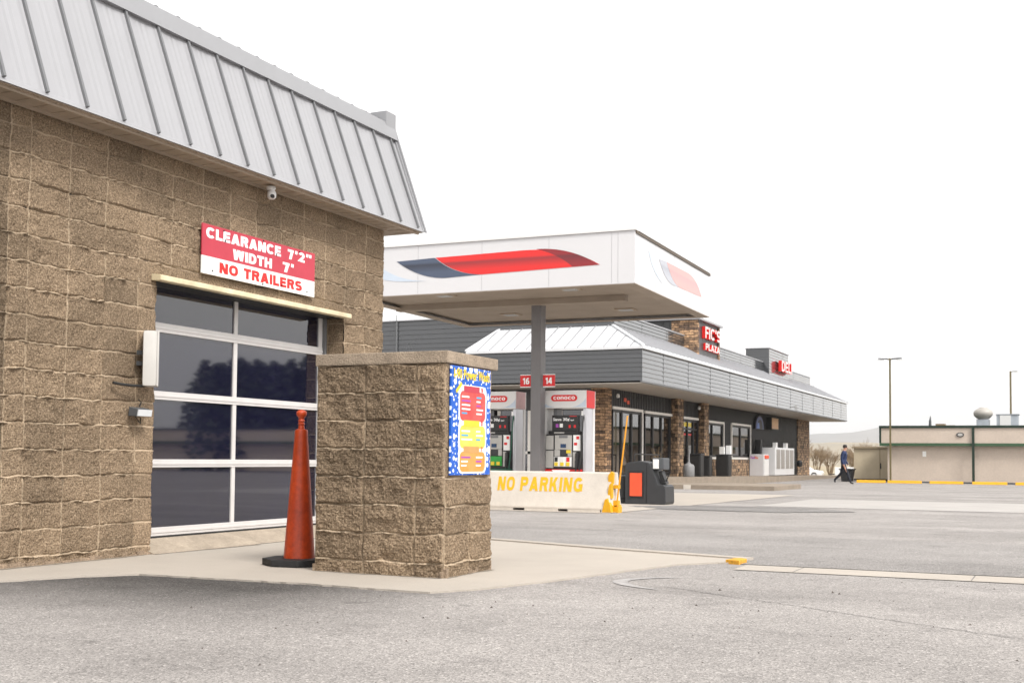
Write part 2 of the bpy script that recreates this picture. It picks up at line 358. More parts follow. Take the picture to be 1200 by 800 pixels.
def _arc(cx, cy, rx, ry, a0, a1, n=14, p=.82):
    out = []
    for k in range(n+1):
        t = R(a0+(a1-a0)*k/n); c, d = math.cos(t), math.sin(t)
        out.append((cx+rx*math.copysign(abs(c)**p, c), cy+ry*math.copysign(abs(d)**p, d)))
    return out
def glyph(ch, t):
    """heavy sans capitals: (advance width, list of centre lines) in a box of height 1; t is the stroke width"""
    h = t/2; b, e = h, 1-h; m = .5
    w = t*1.12
    if ch == 'A': return .84, [('d', 0, 0, .42-w/2, 1), ('d', .84-w, 0, .42-w/2, 1), [(.22, .27), (.62, .27)]]
    if ch == 'C': return .80, [_arc(.42, m, .42-h, e-m, 40, 320, 22)]
    if ch == 'D': return .78, [[(h, 0), (h, 1)], [(h, e), (.34, e)]+_arc(.34, m, .44-h, e-m, 88, -88, 16)[0:]+[(.34, b), (h, b)]]
    if ch == 'E': return .66, [[(h, 0), (h, 1)], [(h, e), (.64, e)], [(h, m), (.60, m)], [(h, b), (.66, b)]]
    if ch == 'F': return .62, [[(h, 0), (h, 1)], [(h, e), (.62, e)], [(h, .48), (.56, .48)]]
    if ch == 'G': return .82, [_arc(.42, m, .42-h, e-m, 40, 310, 22), [(.46, .44), (.82-h, .44), (.82-h, .05)]]
    if ch == 'H': return .76, [[(h, 0), (h, 1)], [(.76-h, 0), (.76-h, 1)], [(h, m), (.76-h, m)]]
    if ch == 'I': return t, [[(h, 0), (h, 1)]]
    if ch == 'K': return .78, [[(h, 0), (h, 1)], ('d', t*.6, .36, .76-w*1.1, 1), ('d', .78-w*1.1, 0, .27, .58)]
    if ch == 'L': return .62, [[(h, 1), (h, 0)], [(h, b), (.62, b)]]
    if ch == 'N': return .78, [[(h, 0), (h, 1)], [(.78-h, 0), (.78-h, 1)], ('d', .78-w*1.15, 0, 0, 1)]
    if ch == 'O': return .84, [_arc(.42, m, .42-h, e-m, 90, 450, 28)]
    if ch == 'P': return .72, [[(h, 0), (h, 1)], [(h, e), (.44, e)]+_arc(.44, .68, .28-h, e-.68, 88, -88, 12)+[(.44, 1.36-e), (h, 1.36-e)]]
    if ch == 'R': return .76, [[(h, 0), (h, 1)], [(h, e), (.46, e)]+_arc(.46, .70, .28-h, e-.70, 88, -88, 12)+[(.46, 1.40-e), (h, 1.40-e)], ('d', .76-w, 0, .34, .48)]
    if ch == 'S':
        q1, q2 = (e-.5)/2, (.5-b)/2
        return .74, [_arc(.37, .5+q1, .36-h, q1, 28, 270, 16, .75)+_arc(.37, b+q2, .37-h, q2, 88, -154, 16, .75)]
    if ch == 'T': return .68, [[(.34, 0), (.34, e)], [(0, e), (.68, e)]]
    if ch == 'W': return 1.12, [('d', .28-w/2, 0, 0, 1), ('d', .28-w/2, 0, .56-w/2, 1), ('d', .84-w/2, 0, .56-w/2, 1), ('d', .84-w/2, 0, 1.12-w, 1)]
    if ch == 'Z': return .68, [[(.02, e), (.68, e)], [(0, b), (.68, b)], ('d', 0, .02, .68-w*1.3, .98)]
    if ch == '1': return .42, [[(.42-h, 0), (.42-h, 1)], [(.02, .74), (.42-h, .90)]]
    if ch == '2': return .70, [_arc(.34, .68, .34-h, e-.68, 165, -35, 14)+[(h*1.1, b+.02), (.70, b)]]
    if ch == '4': return .72, [[(.56, 0), (.56, 1)], ('d', 0, .26, .56-h-w*.3, 1), [(.0, .30), (.72, .30)]]
    if ch == '6': return .70, [_arc(.36, .33, .34-h, .33-h, 90, 450, 20), _arc(.44, .40, .42-h, e-.40, 180, 65, 10)]
    if ch == '7': return .66, [[(0, e), (.66, e)], ('d', .14, 0, .66-w, .98)]
    if ch == "'": return .24, [[(.14, 1), (.11, .66)]]
    if ch == '"': return .62, [[(.14, 1), (.11, .66)], [(.50, 1), (.47, .66)]]
    if ch == 'c': return .72, [_arc(.40, m, .40-h, e-m, 42, 318, 20)]
    if ch == 'o': return .80, [_arc(.40, m, .40-h, e-m, 90, 450, 26)]
    if ch == 'n': return .74, [[(h, 0), (h, 1)], _arc(.37, .52, .37-h, e-.52, 170, 0, 14)+[(.74-h, 0)]]
    return .36, []
def stroke(mb, line, t, P, depth, lift):
    pts = [Vector((x, y)) for x, y in line]; q = [pts[0]]
    for p in pts[1:]:
        if (p-q[-1]).length > 1e-4: q.append(p)
    pts = q; closed = (pts[0]-pts[-1]).length < 1e-3
    if closed: pts = pts[:-1]
    n = len(pts); Lf = []; Rt = []
    for i in range(n):
        a = pts[i-1] if (i or closed) else None; c = pts[(i+1) % n] if (i < n-1 or closed) else None
        d0 = (pts[i]-a).normalized() if a is not None else None; d1 = (c-pts[i]).normalized() if c is not None else None
        d0 = d0 or d1; d1 = d1 or d0
        n0 = Vector((-d0.y, d0.x)); n1 = Vector((-d1.y, d1.x)); mv = (n0+n1)
        mv = mv.normalized() if mv.length > 1e-4 else n0; k = t/2/max(.45, mv.dot(n0)); Lf.append(pts[i]+mv*k); Rt.append(pts[i]-mv*k)
    v = [P(*p, 0) for p in Lf]+[P(*p, 0) for p in Rt]+[P(*p, depth+lift) for p in Lf]+[P(*p, depth+lift) for p in Rt]
    f = []; m = n if closed else n-1
    for i in range(m):
        j = (i+1) % n; f += [(2*n+i, 3*n+i, 3*n+j, 2*n+j), (i, 2*n+i, 2*n+j, j), (n+i, n+j, 3*n+j, 3*n+i)]
    if not closed: f += [(0, n, 3*n, 2*n), (n-1, 3*n-1, 4*n-1, 2*n-1)]
    mb.add(v, f)
def text_mb(mb, txt, org, right, up, width=None, height=1.0, depth=.004, bold=.2, gap=.10):
    """adds block lettering: org is the lower left corner of the text, fitted to width x height"""
    t = bold; x = 0; lines = []
    for ch in txt:
        a, ls = glyph(ch, t)
        lines += [('d', l[1]+x, l[2], l[3]+x, l[4]) if l[0] == 'd' else [(px+x, py) for px, py in l] for l in ls]; x += a+gap
    tot = x-gap; sx = (width/tot) if width else height; sy = height
    right = Vector(right).normalized(); up = Vector(up).normalized(); nrm = right.cross(up); org = Vector(org)
    P = lambda a, b, d: tuple(org+right*(a*sx)+up*(b*sy)+nrm*d)
    for k, l in enumerate(lines):
        if l[0] == 'd':
            _, x0, y0, x1, y1 = l; w = t*1.12; q = [(x0, y0), (x0+w, y0), (x1+w, y1), (x1, y1)]; dd = depth*(1+.004*(k % 3))+.00025*(k % 3)
            mb.add([P(a, b, 0) for a, b in q]+[P(a, b, dd) for a, b in q], [(4, 5, 6, 7), (0, 1, 5, 4), (1, 2, 6, 5), (2, 3, 7, 6), (3, 0, 4, 7)]); continue
        stroke(mb, l, t, P, depth, .00025*(k % 3)+depth*.004*(k % 3))
def font_mb(mb, txt, org, right, up, width, height, depth=.002, bold=0.0):
    """small print with the built-in font"""
    cu = bpy.data.curves.new('t', 'FONT'); cu.body = txt; cu.extrude = .5; cu.offset = bold; cu.resolution_u = 3
    ob = bpy.data.objects.new('t', cu); COL.objects.link(ob)
    dg = bpy.context.evaluated_depsgraph_get(); me = bpy.data.meshes.new_from_object(ob.evaluated_get(dg))
    co = np.empty(len(me.vertices)*3); me.vertices.foreach_get('co', co); co = co.reshape(-1, 3)
    lo, hi = co.min(0), co.max(0); sx = width/(hi[0]-lo[0]); sy = height/(hi[1]-lo[1])
    right = Vector(right).normalized(); up = Vector(up).normalized(); nrm = right.cross(up)
    mb.add([tuple(Vector(org)+right*((c[0]-lo[0])*sx)+up*((c[1]-lo[1])*sy)+nrm*((c[2]-lo[2])*depth)) for c in co], [tuple(p.vertices) for p in me.polygons])
    bpy.data.objects.remove(ob); bpy.data.curves.remove(cu); bpy.data.meshes.remove(me)

def vnoise(u, v, freq, seed):
    """smooth value noise on arrays"""
    rs = np.random.RandomState(seed); n = 256; T = rs.rand(n, n)
    a = u*freq; b = v*freq; i = np.floor(a).astype(int); j = np.floor(b).astype(int); fa = a-i; fb = b-j
    fa = fa*fa*(3-2*fa); fb = fb*fb*(3-2*fb); i0 = i % n; i1 = (i+1) % n; j0 = j % n; j1 = (j+1) % n
    return (T[i0, j0]*(1-fa)+T[i1, j0]*fa)*(1-fb)+(T[i0, j1]*(1-fa)+T[i1, j1]*fa)*fb

def block_face(U, Z, jv, jh, to3d, seed, rough=1.0, smooth_fn=None, keep_fn=None, edge=None, tone_fn=None, vamp=1.0):
    """grid of a split-face block wall: U, Z 1-D coords; jv / jh joint positions; returns verts, faces, attribute colours"""
    u, z = np.meshgrid(U, Z, indexing='ij')
    zw = z+.007*(vnoise(u, z*0, 7, seed+1)-.5)*2+.004*(vnoise(u, z*0, 23, seed+2)-.5)*2
    uw = u+.007*(vnoise(z, u*0+seed, 7, seed+3)-.5)*2+.003*(vnoise(z, u*0, 25, seed+17)-.5)*2
    jv = np.array(sorted(jv)); jh = np.array(sorted(jh))
    def near(x, js):
        k = np.clip(np.searchsorted(js, x), 1, len(js)-1); lo = js[k-1]; hi = js[k]
        return np.minimum(np.abs(x-lo), np.abs(x-hi)), k, np.where(np.abs(x-lo) < np.abs(x-hi), k-1, k)
    dv, kv, jvn = near(uw, jv); dh, kh, jhn = near(zw, jh)
    rs = np.random.RandomState(seed); T = rs.rand(64, 64); bias = T[kv % 64, kh % 64]; tone = .86+.28*rs.rand(64, 64)[kv % 64, kh % 64]
    tx = rs.rand(64, 64)[kv % 64, kh % 64]-.5; tz = rs.rand(64, 64)[kv % 64, kh % 64]-.5
    n = .5*vnoise(u, z, 9, seed+4)+.28*vnoise(u, z, 24, seed+5)+.2*np.abs(vnoise(u, z, 55, seed+6)-.5)*2+.14*vnoise(u, z, 110, seed+7)
    d = np.minimum(dv, dh); edgef = np.clip(d/.014, 0, 1)**.6
    disp = rough*edgef*((n-.5)*.027+.006+bias*.007+tx*.010*(dv/.2-.5)+tz*.010*(dh/.1-.5))
    hm = np.clip((vnoise(u, jhn*3.7, 4.5, seed+8)-.18)*3.2, 0, 1); vm = np.clip((vnoise(z, jvn*3.7, 5, seed+9)-.06)*3.4, 0, 1)
    wd = .0030+.0050*vnoise(u, jhn*1.3, 34, seed+12); wv = .0036+.0042*vnoise(z, jvn*1.3, 30, seed+13)
    below = zw-jh[jhn]
    ridge_h = np.exp(-((below+.002)/wd)**2)*hm*(.010+.036*vnoise(u, jhn*2.1, 21, seed+10)**1.4+.012*vnoise(u, z, 95, seed+15))
    ridge_v = vamp*np.exp(-(dv/wv)**2)*vm*(.012+.030*vnoise(z, jvn*2.1, 19, seed+11)**1.4+.008*vnoise(u, z, 95, seed+16))
    if smooth_fn is not None:
        k = smooth_fn(u, z); disp *= k; ridge_h *= k; ridge_v *= k
    mort = np.maximum(np.exp(-(dh/.0085)**4), np.exp(-(dv/.0075)**4)); mm = np.maximum(np.exp(-(dh/.0075)**4)*(.25+.75*hm), np.exp(-(dv/.006)**4)*(.25+.75*vm)*min(1, .25+vamp*.75))
    disp = disp-.012*mort+np.maximum(ridge_h, ridge_v)
    if edge is not None: disp *= edge(u, z)
    if tone_fn is not None: tone = tone*tone_fn(u, z)
    P = to3d(u, z, disp); nu, nz = u.shape
    idx = np.arange(nu*nz).reshape(nu, nz)
    F = np.stack([idx[:-1, :-1], idx[1:, :-1], idx[1:, 1:], idx[:-1, 1:]], -1)
    if keep_fn is not None:
        cu = (u[:-1, :-1]+u[1:, 1:])/2; cz = (z[:-1, :-1]+z[1:, 1:])/2; F = F[keep_fn(cu, cz)]
    F = F.reshape(-1, 4)
    C = np.stack([mm, tone, np.zeros_like(mm), np.ones_like(mm)], -1).reshape(-1, 4)
    return P.reshape(-1, 3), F, C

def np_mesh(name, parts, m, parent, smooth=True):
    """one mesh from several (verts, quads, colours) arrays"""
    off = wloc(parent); V = []; F = []; C = []; n = 0
    for v, f, c in parts: V.append(v); F.append(f+n); C.append(c); n += len(v)
    V = np.concatenate(V)-np.array(off); F = np.concatenate(F); C = np.concatenate(C)
    used = np.zeros(len(V), bool); used[F.ravel()] = True; mp = np.cumsum(used)-1; V = V[used]; C = C[used]; F = mp[F]
    me = bpy.data.meshes.new(name); me.vertices.add(len(V)); me.vertices.foreach_set('co', V.ravel())
    me.loops.add(F.size); me.loops.foreach_set('vertex_index', F.ravel().astype(np.int32))
    me.polygons.add(len(F)); me.polygons.foreach_set('loop_start', np.arange(0, F.size, 4, dtype=np.int32))
    me.polygons.foreach_set('loop_total', np.full(len(F), 4, dtype=np.int32))
    a = me.color_attributes.new('blk', 'FLOAT_COLOR', 'POINT'); a.data.foreach_set('color', C.ravel())
    me.update(calc_edges=True); me.validate()
    me.polygons.foreach_set('use_smooth', [smooth]*len(me.polygons))
    me.materials.append(m); o = bpy.data.objects.new(name, me); COL.objects.link(o); o.parent = parent
    return o

def gz(y):
    if y <= 11: return -.012
    if y <= 50: return -.012-.188*(y-11)/39
    if y <= 84: return -.2
    if y <= 140: return -.2-1.0*(y-84)/56
    return -1.2

def sheet(name, x0, x1, y0, y1, dz, m, jag=0, seed=0, parent=None):
    ys = [y0]+[b for b in (11, 50, 84, 140) if y0 < b < y1]+[y1]
    rs = random.Random(seed); mb = MB()
    if not jag:
        for a, b in zip(ys, ys[1:]):
            mb.face([(x0, a, gz(a)+dz), (x1, a, gz(a)+dz), (x1, b, gz(b)+dz), (x0, b, gz(b)+dz)])
    else:
        n = 60; lo = []; hi = []
        for i in range(n+1):
            x = x0+(x1-x0)*i/n; t = min(1, 4*i/n, 4*(n-i)/n)
            mid = (y0+y1)/2; half = (y1-y0)/2*(.12+.88*t)
            lo.append((x, mid-half+rs.uniform(-jag, jag))); hi.append((x, mid+half+rs.uniform(-jag, jag)))
        for i in range(n):
            q = [lo[i], lo[i+1], hi[i+1], hi[i]]; mb.face([(a, b, gz(b)+dz) for a, b in q])
    return mb.build(name, m, parent)

# ------------------------------------------------------------------ ground
mb = MB()
ybr = [-60, -10, 2, 11, 50, 84, 140, 420, 900, 9000]
zb = [-.012, -.012, -.012, -.012, -.2, -.2, -1.2, -1.2, -2, -2]
for i in range(len(ybr)-1):
    mb.m = 0 if ybr[i+1] <= 84 else 1
    xs = [-4000, -200, -40, 0, 40, 200, 4000]
    for a, b in zip(xs, xs[1:]):
        mb.face([(a, ybr[i], zb[i]), (b, ybr[i], zb[i]), (b, ybr[i+1], zb[i+1]), (a, ybr[i+1], zb[i+1])])
struct(mb.build('ground', [ASPH, DRY]))
struct(sheet('road', -6.6, 40, 9.66, 13.6, .004, ASPH_D))                 # darker resurfaced lane behind the kerb strip
struct(sheet('canopy_pad', -24, -6.75, 18.15, 33.0, .006, CONC))
struct(sheet('concrete_patch_pavement', -5.6, 6, 23.5, 29.5, .005, CONC_P))
struct(sheet('oil_stain_pavement', -7.6, -3.4, 20.5, 23.0, .008, ASPH_S, .12, 3))
struct(sheet('gutter_strip', -2.36, 40, 9.14, 9.60, .005, CONC))
mb = MB()
for x in (-1.9, -.62, 1.2): mb.box(x, x+.007, 9.16, 9.58, gz(9.3)+.0055, gz(9.3)+.007)
struct(mb.build('gutter_strip_joint', ASPH_S))
# hairline crack and old paint arc in the near asphalt
mb = MB(); rs = random.Random(4)
key = [(-2.46, 7.70), (-1.90, 7.34), (-1.36, 7.02), (-.92, 6.72), (-.20, 6.30), (.9, 5.7)]; pts = []
for (a, b), (c, d) in zip(key, key[1:]):
    for k in range(24): t = k/24; pts.append((a+(c-a)*t+rs.uniform(-.008, .008), b+(d-b)*t+rs.uniform(-.010, .010)))
for i in range(len(pts)-1):
    wdt = .004+.006*rs.random(); (a, b), (c, d) = pts[i], pts[i+1]
    mb.face([(a, b-wdt/2, -.0085), (c, d-wdt/2, -.0085), (c, d+wdt/2, -.0085), (a, b+wdt/2, -.0085)])
struct(mb.build('asphalt_crack_line', VOID))
mb = MB(); ctl = [(-2.42, 7.48), (-2.86, 7.68), (-3.05, 8.02), (-2.50, 8.36)]; arc = []
for k in range(25):
    t = k/24; q = 1-t; arc.append(tuple(q**3*ctl[0][i]+3*q*q*t*ctl[1][i]+3*q*t*t*ctl[2][i]+t**3*ctl[3][i] for i in (0, 1)))
for i in range(24):
    (a, b), (c, d) = arc[i], arc[i+1]; dx, dy = c-a, d-b; l = math.hypot(dx, dy); nx, ny = -dy/l, dx/l
    w0, w1 = [.052*math.sin(math.pi*k/24)**.8+.001 for k in (i, i+1)]
    mb.face([(a-nx*w0, b-ny*w0, -.008), (c-nx*w1, d-ny*w1, -.008), (c+nx*w1, d+ny*w1, -.008), (a+nx*w0, b+ny*w0, -.008)])
struct(mb.build('faded_paint_line', mat('faded_paint', (.345, .33, .322), .8, .12, 14, speck=.15, sscale=60)))

mb = MB(); rs = random.Random(19)
for k in range(170):
    x, y = rs.uniform(-6.2, 1.0), rs.uniform(3.6, 9.0)
    if y > 6.4 and x < -2.3: continue
    r = rs.choice([.004, .005, .006, .008, .012]); a = rs.uniform(0, 3)
    v = [(x+r*math.cos(a+2.1*i)*rs.uniform(.7, 1.3), y+r*math.sin(a+2.1*i)*rs.uniform(.7, 1.3), -.0115) for i in range(3)]+[(x, y, -.012+r*rs.uniform(.7, 1.2))]
    mb.add(v, [(0, 1, 3), (1, 2, 3), (2, 0, 3), (0, 2, 1)])
o = mb.build('gravel', mat('grit', (.10, .085, .075), .9, .4, 9)); o['kind'] = 'stuff'
# wash apron: raised concrete slab with broken edge
rs = random.Random(11)
outline = [(-7.08, 4.0), (-6.95, 4.9), (-6.44, 5.71), (-6.2, 6.25), (-5.97, 6.53), (-5.4, 6.56), (-4.6, 6.60), (-3.95, 6.56), (-3.63, 6.57), (-3.42, 6.95), (-3.25, 7.55), (-3.08, 8.3), (-2.85, 9.3), (-2.62, 9.62), (-2.45, 9.66), (-2.45, 10.0), (-3.79, 10.40), (-5.3, 10.95), (-7.08, 11.6)]
poly = []
for i in range(len(outline)-1):
    a, b = outline[i], outline[i+1]; n = max(1, int(math.hypot(b[0]-a[0], b[1]-a[1])/.07))
    for k in range(n):
        t = k/n; j = .012 if 1 < i < 14 else 0
        poly.append((a[0]+(b[0]-a[0])*t+rs.uniform(-j, j), a[1]+(b[1]-a[1])*t+rs.uniform(-j, j)))
poly.append(outline[-1])
mb = MB(); mb.prism(poly, 'z', -.12, 0)
slab = struct(mb.build('wash_apron_pavement', CONC))
mb = MB()   # kerb line cast along the far side of the slab
mb.prism([(-2.47, 10.0), (-3.79, 10.40), (-5.3, 10.95), (-7.0, 11.52), (-7.0, 11.64), (-5.25, 11.08), (-3.75, 10.54), (-2.43, 10.12)], 'z', -.1, .012)
struct(mb.build('wash_apron_kerb', CONC))
mb = MB(); mb.prism([(-2.555, 9.66), (-2.43, 9.62), (-2.42, 9.84), (-2.48, 9.90), (-2.53, 9.84)], 'z', -.1, .024)
struct(mb.build('painted_kerb_end', mat('worn_yellow_paint', (.60, .30, .03), .8, .2, 18, speck=.25, sscale=50), bevel=.008))
# sloped sill in front of the garage door
mb = MB(); mb.prism([(-7.02, .003), (-7.36, .128), (-7.36, -.05), (-7.02, -.05)], 'y', 7.84, 10.82)
# ------------------------------------------------------------------ car wash
cw = thing('car_wash_building', 'tan split-face block car wash with grey metal mansard roof and glazed roll-up door', 'building', (-7.1, 9.3, 0))
mb.build('door_ramp', mat('ramp_concrete', (.33, .275, .215), .9, .22, 3.5, .3, 70, speck=.15, sscale=40), cw)
mb = MB(); mb.box(-7.028, -7.012, 7.84, 10.82, -.01, .0025); mb.build('ramp_joint', VOID, cw)
Y0W, Y1W = 5.6, 11.60
jv = [4.30, 4.69, 5.09, 5.485, 5.88, 6.275, 6.47]+[6.865+.395*k for k in range(13)]
jh = [.069+.2025*k for k in range(-1, 19)]
Uw = np.arange(Y0W, Y1W+.001, .0048); Zw = np.arange(-.04, 3.52, .0048)
OY0, OY1, OZ = 7.86, 10.80, 2.36
keep = lambda u, z: ~((u > OY0) & (u < OY1) & (z < OZ))
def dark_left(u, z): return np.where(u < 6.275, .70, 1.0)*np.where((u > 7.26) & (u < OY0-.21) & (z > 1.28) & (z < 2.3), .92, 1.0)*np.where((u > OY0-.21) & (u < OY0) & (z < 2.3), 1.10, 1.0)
def smooth_jamb(u, z): return np.where((u > OY0-.205) & (u < OY0), .35, 1.0)*np.where((u > 7.26) & (u <= OY0-.205) & (z > 1.28) & (z < 2.3), .4, 1.0)*np.where((u > 8.05) & (u < 10.8) & (z > 2.3) & (z < 2.5), .3, 1.0)
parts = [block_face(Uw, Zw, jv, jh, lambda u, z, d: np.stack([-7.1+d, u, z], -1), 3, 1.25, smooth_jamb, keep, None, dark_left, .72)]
# door reveals (jambs) and the far end wall
Ud = np.arange(-7.42, -7.099, .008); ed = lambda u, z: np.clip((-7.1-u)/.02, 0, 1)
parts.append(block_face(Ud, Zw[Zw < OZ+.01], [-7.5, -7.3, -7.0], jh, lambda u, z, d: np.stack([u, OY0+d*0, z], -1), 5, .2))
parts.append(block_face(Ud, Zw[Zw < OZ+.01], [-7.5, -7.3, -7.0], jh, lambda u, z, d: np.stack([u, OY1-d*.4, z], -1), 6, .5))
Ue = np.arange(-13.0, -7.095, .03)
parts.append(block_face(Ue, np.arange(-.04, 3.52, .03), [-13.4+.395*k for k in range(18)], jh, lambda u, z, d: np.stack([u, Y1W+0*d, z], -1), 8, .3))
np_mesh('block_wall', parts, BLOCK, cw)
mb = MB(); mb.box(-13, -7.5, 4.0, 11.55, 0, 3.5); mb.box(-7.5, -7.11, 4.0, OY0-.02, 0, 3.5); mb.box(-7.5, -7.11, OY1+.02, 11.55, 0, 3.5); mb.box(-7.5, -7.11, OY0-.02, OY1+.02, OZ+.01, 3.5)
mb.box(-13, -7.11, -2, 4.0, 0, 3.5); mb.build('inner_wall', VOID, cw)
mb = MB(); mb.box(-7.13, -7.1, -2, 5.599, -.04, 3.52); mb.build('rear_wall', BLOCK, cw)
# footing under the wall
fo = MB(); rs = random.Random(2); ys = np.arange(4.0, 7.86, .09)
for a in ys: fo.box(-7.12, -7.085+rs.uniform(-.012, .02), a, a+.0895, -.1, .012+rs.uniform(0, .028))
fo.build('footing', FOOT, cw)
# soffit, mansard, trim
mb = MB(); mb.box(-7.12, -6.80, -2, 11.99, 3.475, 3.50); mb.box(-13, -7.12, 11.62, 11.99, 3.475, 3.50)
for k in range(46): mb.box(-7.1, -6.81, 4.0+.175*k, 4.012+.175*k, 3.470, 3.476)
mb.box(-6.86, -6.835, -2, 11.97, 3.455, 3.476); mb.box(-7.075, -7.055, -2, 11.6, 3.45, 3.476)
mb.build('soffit', SOFF, cw)
EX, EZ, TX, TZ = -6.787, 3.515, -7.195, 4.62
mb = MB(); ns = [-.0, 1]
seams = [5.926+.395*k for k in range(-18, 16)]
def onm(t, out=0.0):   # point on the mansard slope
    nx, nz = 1.105, .408; l = math.hypot(nx, nz); return (EX+(TX-EX)*t+nx/l*out, EZ+(TZ-EZ)*t+nz/l*out)
rs = random.Random(5)
ends = seams+[12.0]
for a, b in zip(ends, ends[1:]):      # each pan is slightly dished between its seams, with faint ribs
    n = 12
    for i in range(n):
        ya, yb = a+(b-a)*i/n, a+(b-a)*(i+1)/n
        da, dbb = [-.010*math.sin(math.pi*k/n)+.0016*math.cos(2*math.pi*k/2.4) for k in (i, i+1)]
        mb.face([(onm(0, da)[0], ya, onm(0, da)[1]), (onm(0, dbb)[0], yb, onm(0, dbb)[1]), (onm(1, dbb)[0], yb, onm(1, dbb)[1]), (onm(1, da)[0], ya, onm(1, da)[1])])
mb.m = 1
for s_ in seams:
    x0, z0 = onm(-.004, .0); x1, z1 = onm(1, .0); x2, z2 = onm(1, .024); x3, z3 = onm(-.004, .024)
    for d0, d1 in ((-.0115, .0115),):
        mb.prism([(x0, z0), (x1, z1), (x2, z2), (x3, z3)], 'y', s_+d0, s_+d1)
mb.m = 0
xb, zb_ = onm(0, -.02); mb.prism([onm(0, -.002), onm(.03, -.03), (EX-.05, EZ-.03), (EX+.012, EZ-.035)], 'y', -2, 11.995)
mb.build('mansard_panel', [GALV, GALV_D], cw)
mb = MB()
mb.prism([(TX+.006, 4.605), (TX+.040, 4.610), (-7.215, 4.80), (-7.30, 4.815), (-7.30, 4.6)], 'y', -2, 12.005)
mb.prism([(-6.775, 3.48), (-6.755, 3.48), (-7.225, 4.82), (-7.25, 4.82)], 'y', 12.0, 12.03)
mb.prism([(-6.90, 3.48), (-6.775, 3.48), (-7.25, 4.82), (-9, 4.82), (-9, 3.48)], 'y', 11.97, 11.998)
mb.build('fascia_trim', TRIMM, cw)
mb = MB(); mb.box(-13, -7.30, -2, 11.9, 4.70, 4.79)
for k in range(48): mb.prism([(7.302-.0+0, 0), (0, 0), (0, 0)], 'y', 0, 0) if False else mb.box(-12.9, -7.262, -1.9+.29*k, -1.86+.29*k, 4.79, 4.835)
mb.build('roof', GALV_D, cw)
mb = MB(); mb.box(-7.42, -7.20, 11.80, 12.02, 4.70, 4.93); mb.box(-7.5, -7.42, 11.6, 12.0, 4.88, 4.92); mb.build('gutter_end_box', TRIMM, cw, bevel=.006)
# drip cap over the door
mb = MB(); mb.prism([(-7.09, 2.345), (-7.09, 2.40), (-7.0, 2.392), (-6.985, 2.385), (-6.985, 2.345), (-7.0, 2.338)], 'y', 7.80, 10.79)
mb.build('drip_cap', CREAM, cw, bevel=.006)
# roll-up door
DX = -7.33
frm = MB()
for zc, t in ((.165, .075), (.772, .072), (1.378, .075), (1.985, .085)): frm.box(DX-.03, DX+.02, 7.80, 10.72, zc-t/2, zc+t/2); frm.box(DX+.02, DX+.026, 7.80, 10.72, zc-.012, zc+.008)
frm.box(DX-.03, DX+.016, 9.215, 9.268, .13, 2.6); frm.box(DX-.03, DX+.016, 7.78, 7.90, .13, 2.6); frm.box(DX-.03, DX+.016, 10.655, 10.72, .13, 2.6)
door = frm.build('garage_door', ALU, cw, bevel=.004)
edges = [.20, .738, .806, 1.342, 1.414, 1.945, 2.026, 2.62]
for r_ in range(4):
    for (a, b) in ((7.90, 9.215), (9.268, 10.655)):
        q = MB(); tl = random.Random(r_*7+int(a)).uniform(-.002, .002); q.face([(DX+tl, a, edges[2*r_]), (DX-tl, b, edges[2*r_]), (DX-tl, b, edges[2*r_+1]), (DX+tl, a, edges[2*r_+1])]); q.build('pane', GLASS, door)
q = MB(); q.box(DX-.03, DX+.02, 7.8, 10.72, .105, .128); q.build('bottom_seal', RUBBER, door)
q = MB(); q.box(DX-.02, DX+.05, 10.725, 10.75, .1, 2.4); q.build('door_track', GALV_D, door)
q = MB(); q.box(DX-.02, DX+.02, 10.77, 10.80, .1, 2.4); q.build('door_track', TRIMM, door)
q = MB(); q.box(-7.36, -7.12, 7.87, 10.79, 2.345, 2.365); q.build('door_header', BLACK, cw)

# clearance sign
sg = thing('clearance_sign', 'red and white clearance sign reading NO TRAILERS on the block wall over the door', 'sign', (-7.06, 9.288, 2.497))
SX = -7.052
mb = MB(); mb.box(SX-.012, SX, 8.402, 10.175, 2.66, 2.953); mb.m = 1; mb.box(SX-.012, SX, 8.402, 10.175, 2.497, 2.66); mb.build('sign_panel', [SRED, SWHITE], sg)
mb = MB()
text_mb(mb, 'CLEARANCE', (SX, 8.455, 2.828), (0, 1, 0), (0, 0, 1), 1.13, .098, .002, .25)
mb.build('lettering', LWHITE, sg); mb = MB(); text_mb(mb, '7\'2"', (SX, 9.70, 2.828), (0, 1, 0), (0, 0, 1), .41, .098, .002, .25, .17)
mb.build('lettering', LWHITE, sg); mb = MB(); text_mb(mb, 'WIDTH', (SX, 8.84, 2.686), (0, 1, 0), (0, 0, 1), .60, .098, .002, .25)
mb.build('lettering', LWHITE, sg); mb = MB(); text_mb(mb, "7'", (SX, 9.62, 2.686), (0, 1, 0), (0, 0, 1), .18, .098, .002, .25, .17)
mb.build('lettering', LWHITE, sg)
mb = MB(); text_mb(mb, 'NO TRAILERS', (SX, 8.65, 2.53), (0, 1, 0), (0, 0, 1), 1.30, .098, .002, .25); mb.build('lettering', LRED, sg)
for y, z in ((8.55, 2.535), (9.3, 2.515), (10.04, 2.535), (8.7, 2.93), (9.9, 2.93), (9.3, 2.94)):
    q = MB(); q.tube([(SX, y, z), (SX+.006, y, z)], .008, 8); q.build('screw', BLACK, sg)

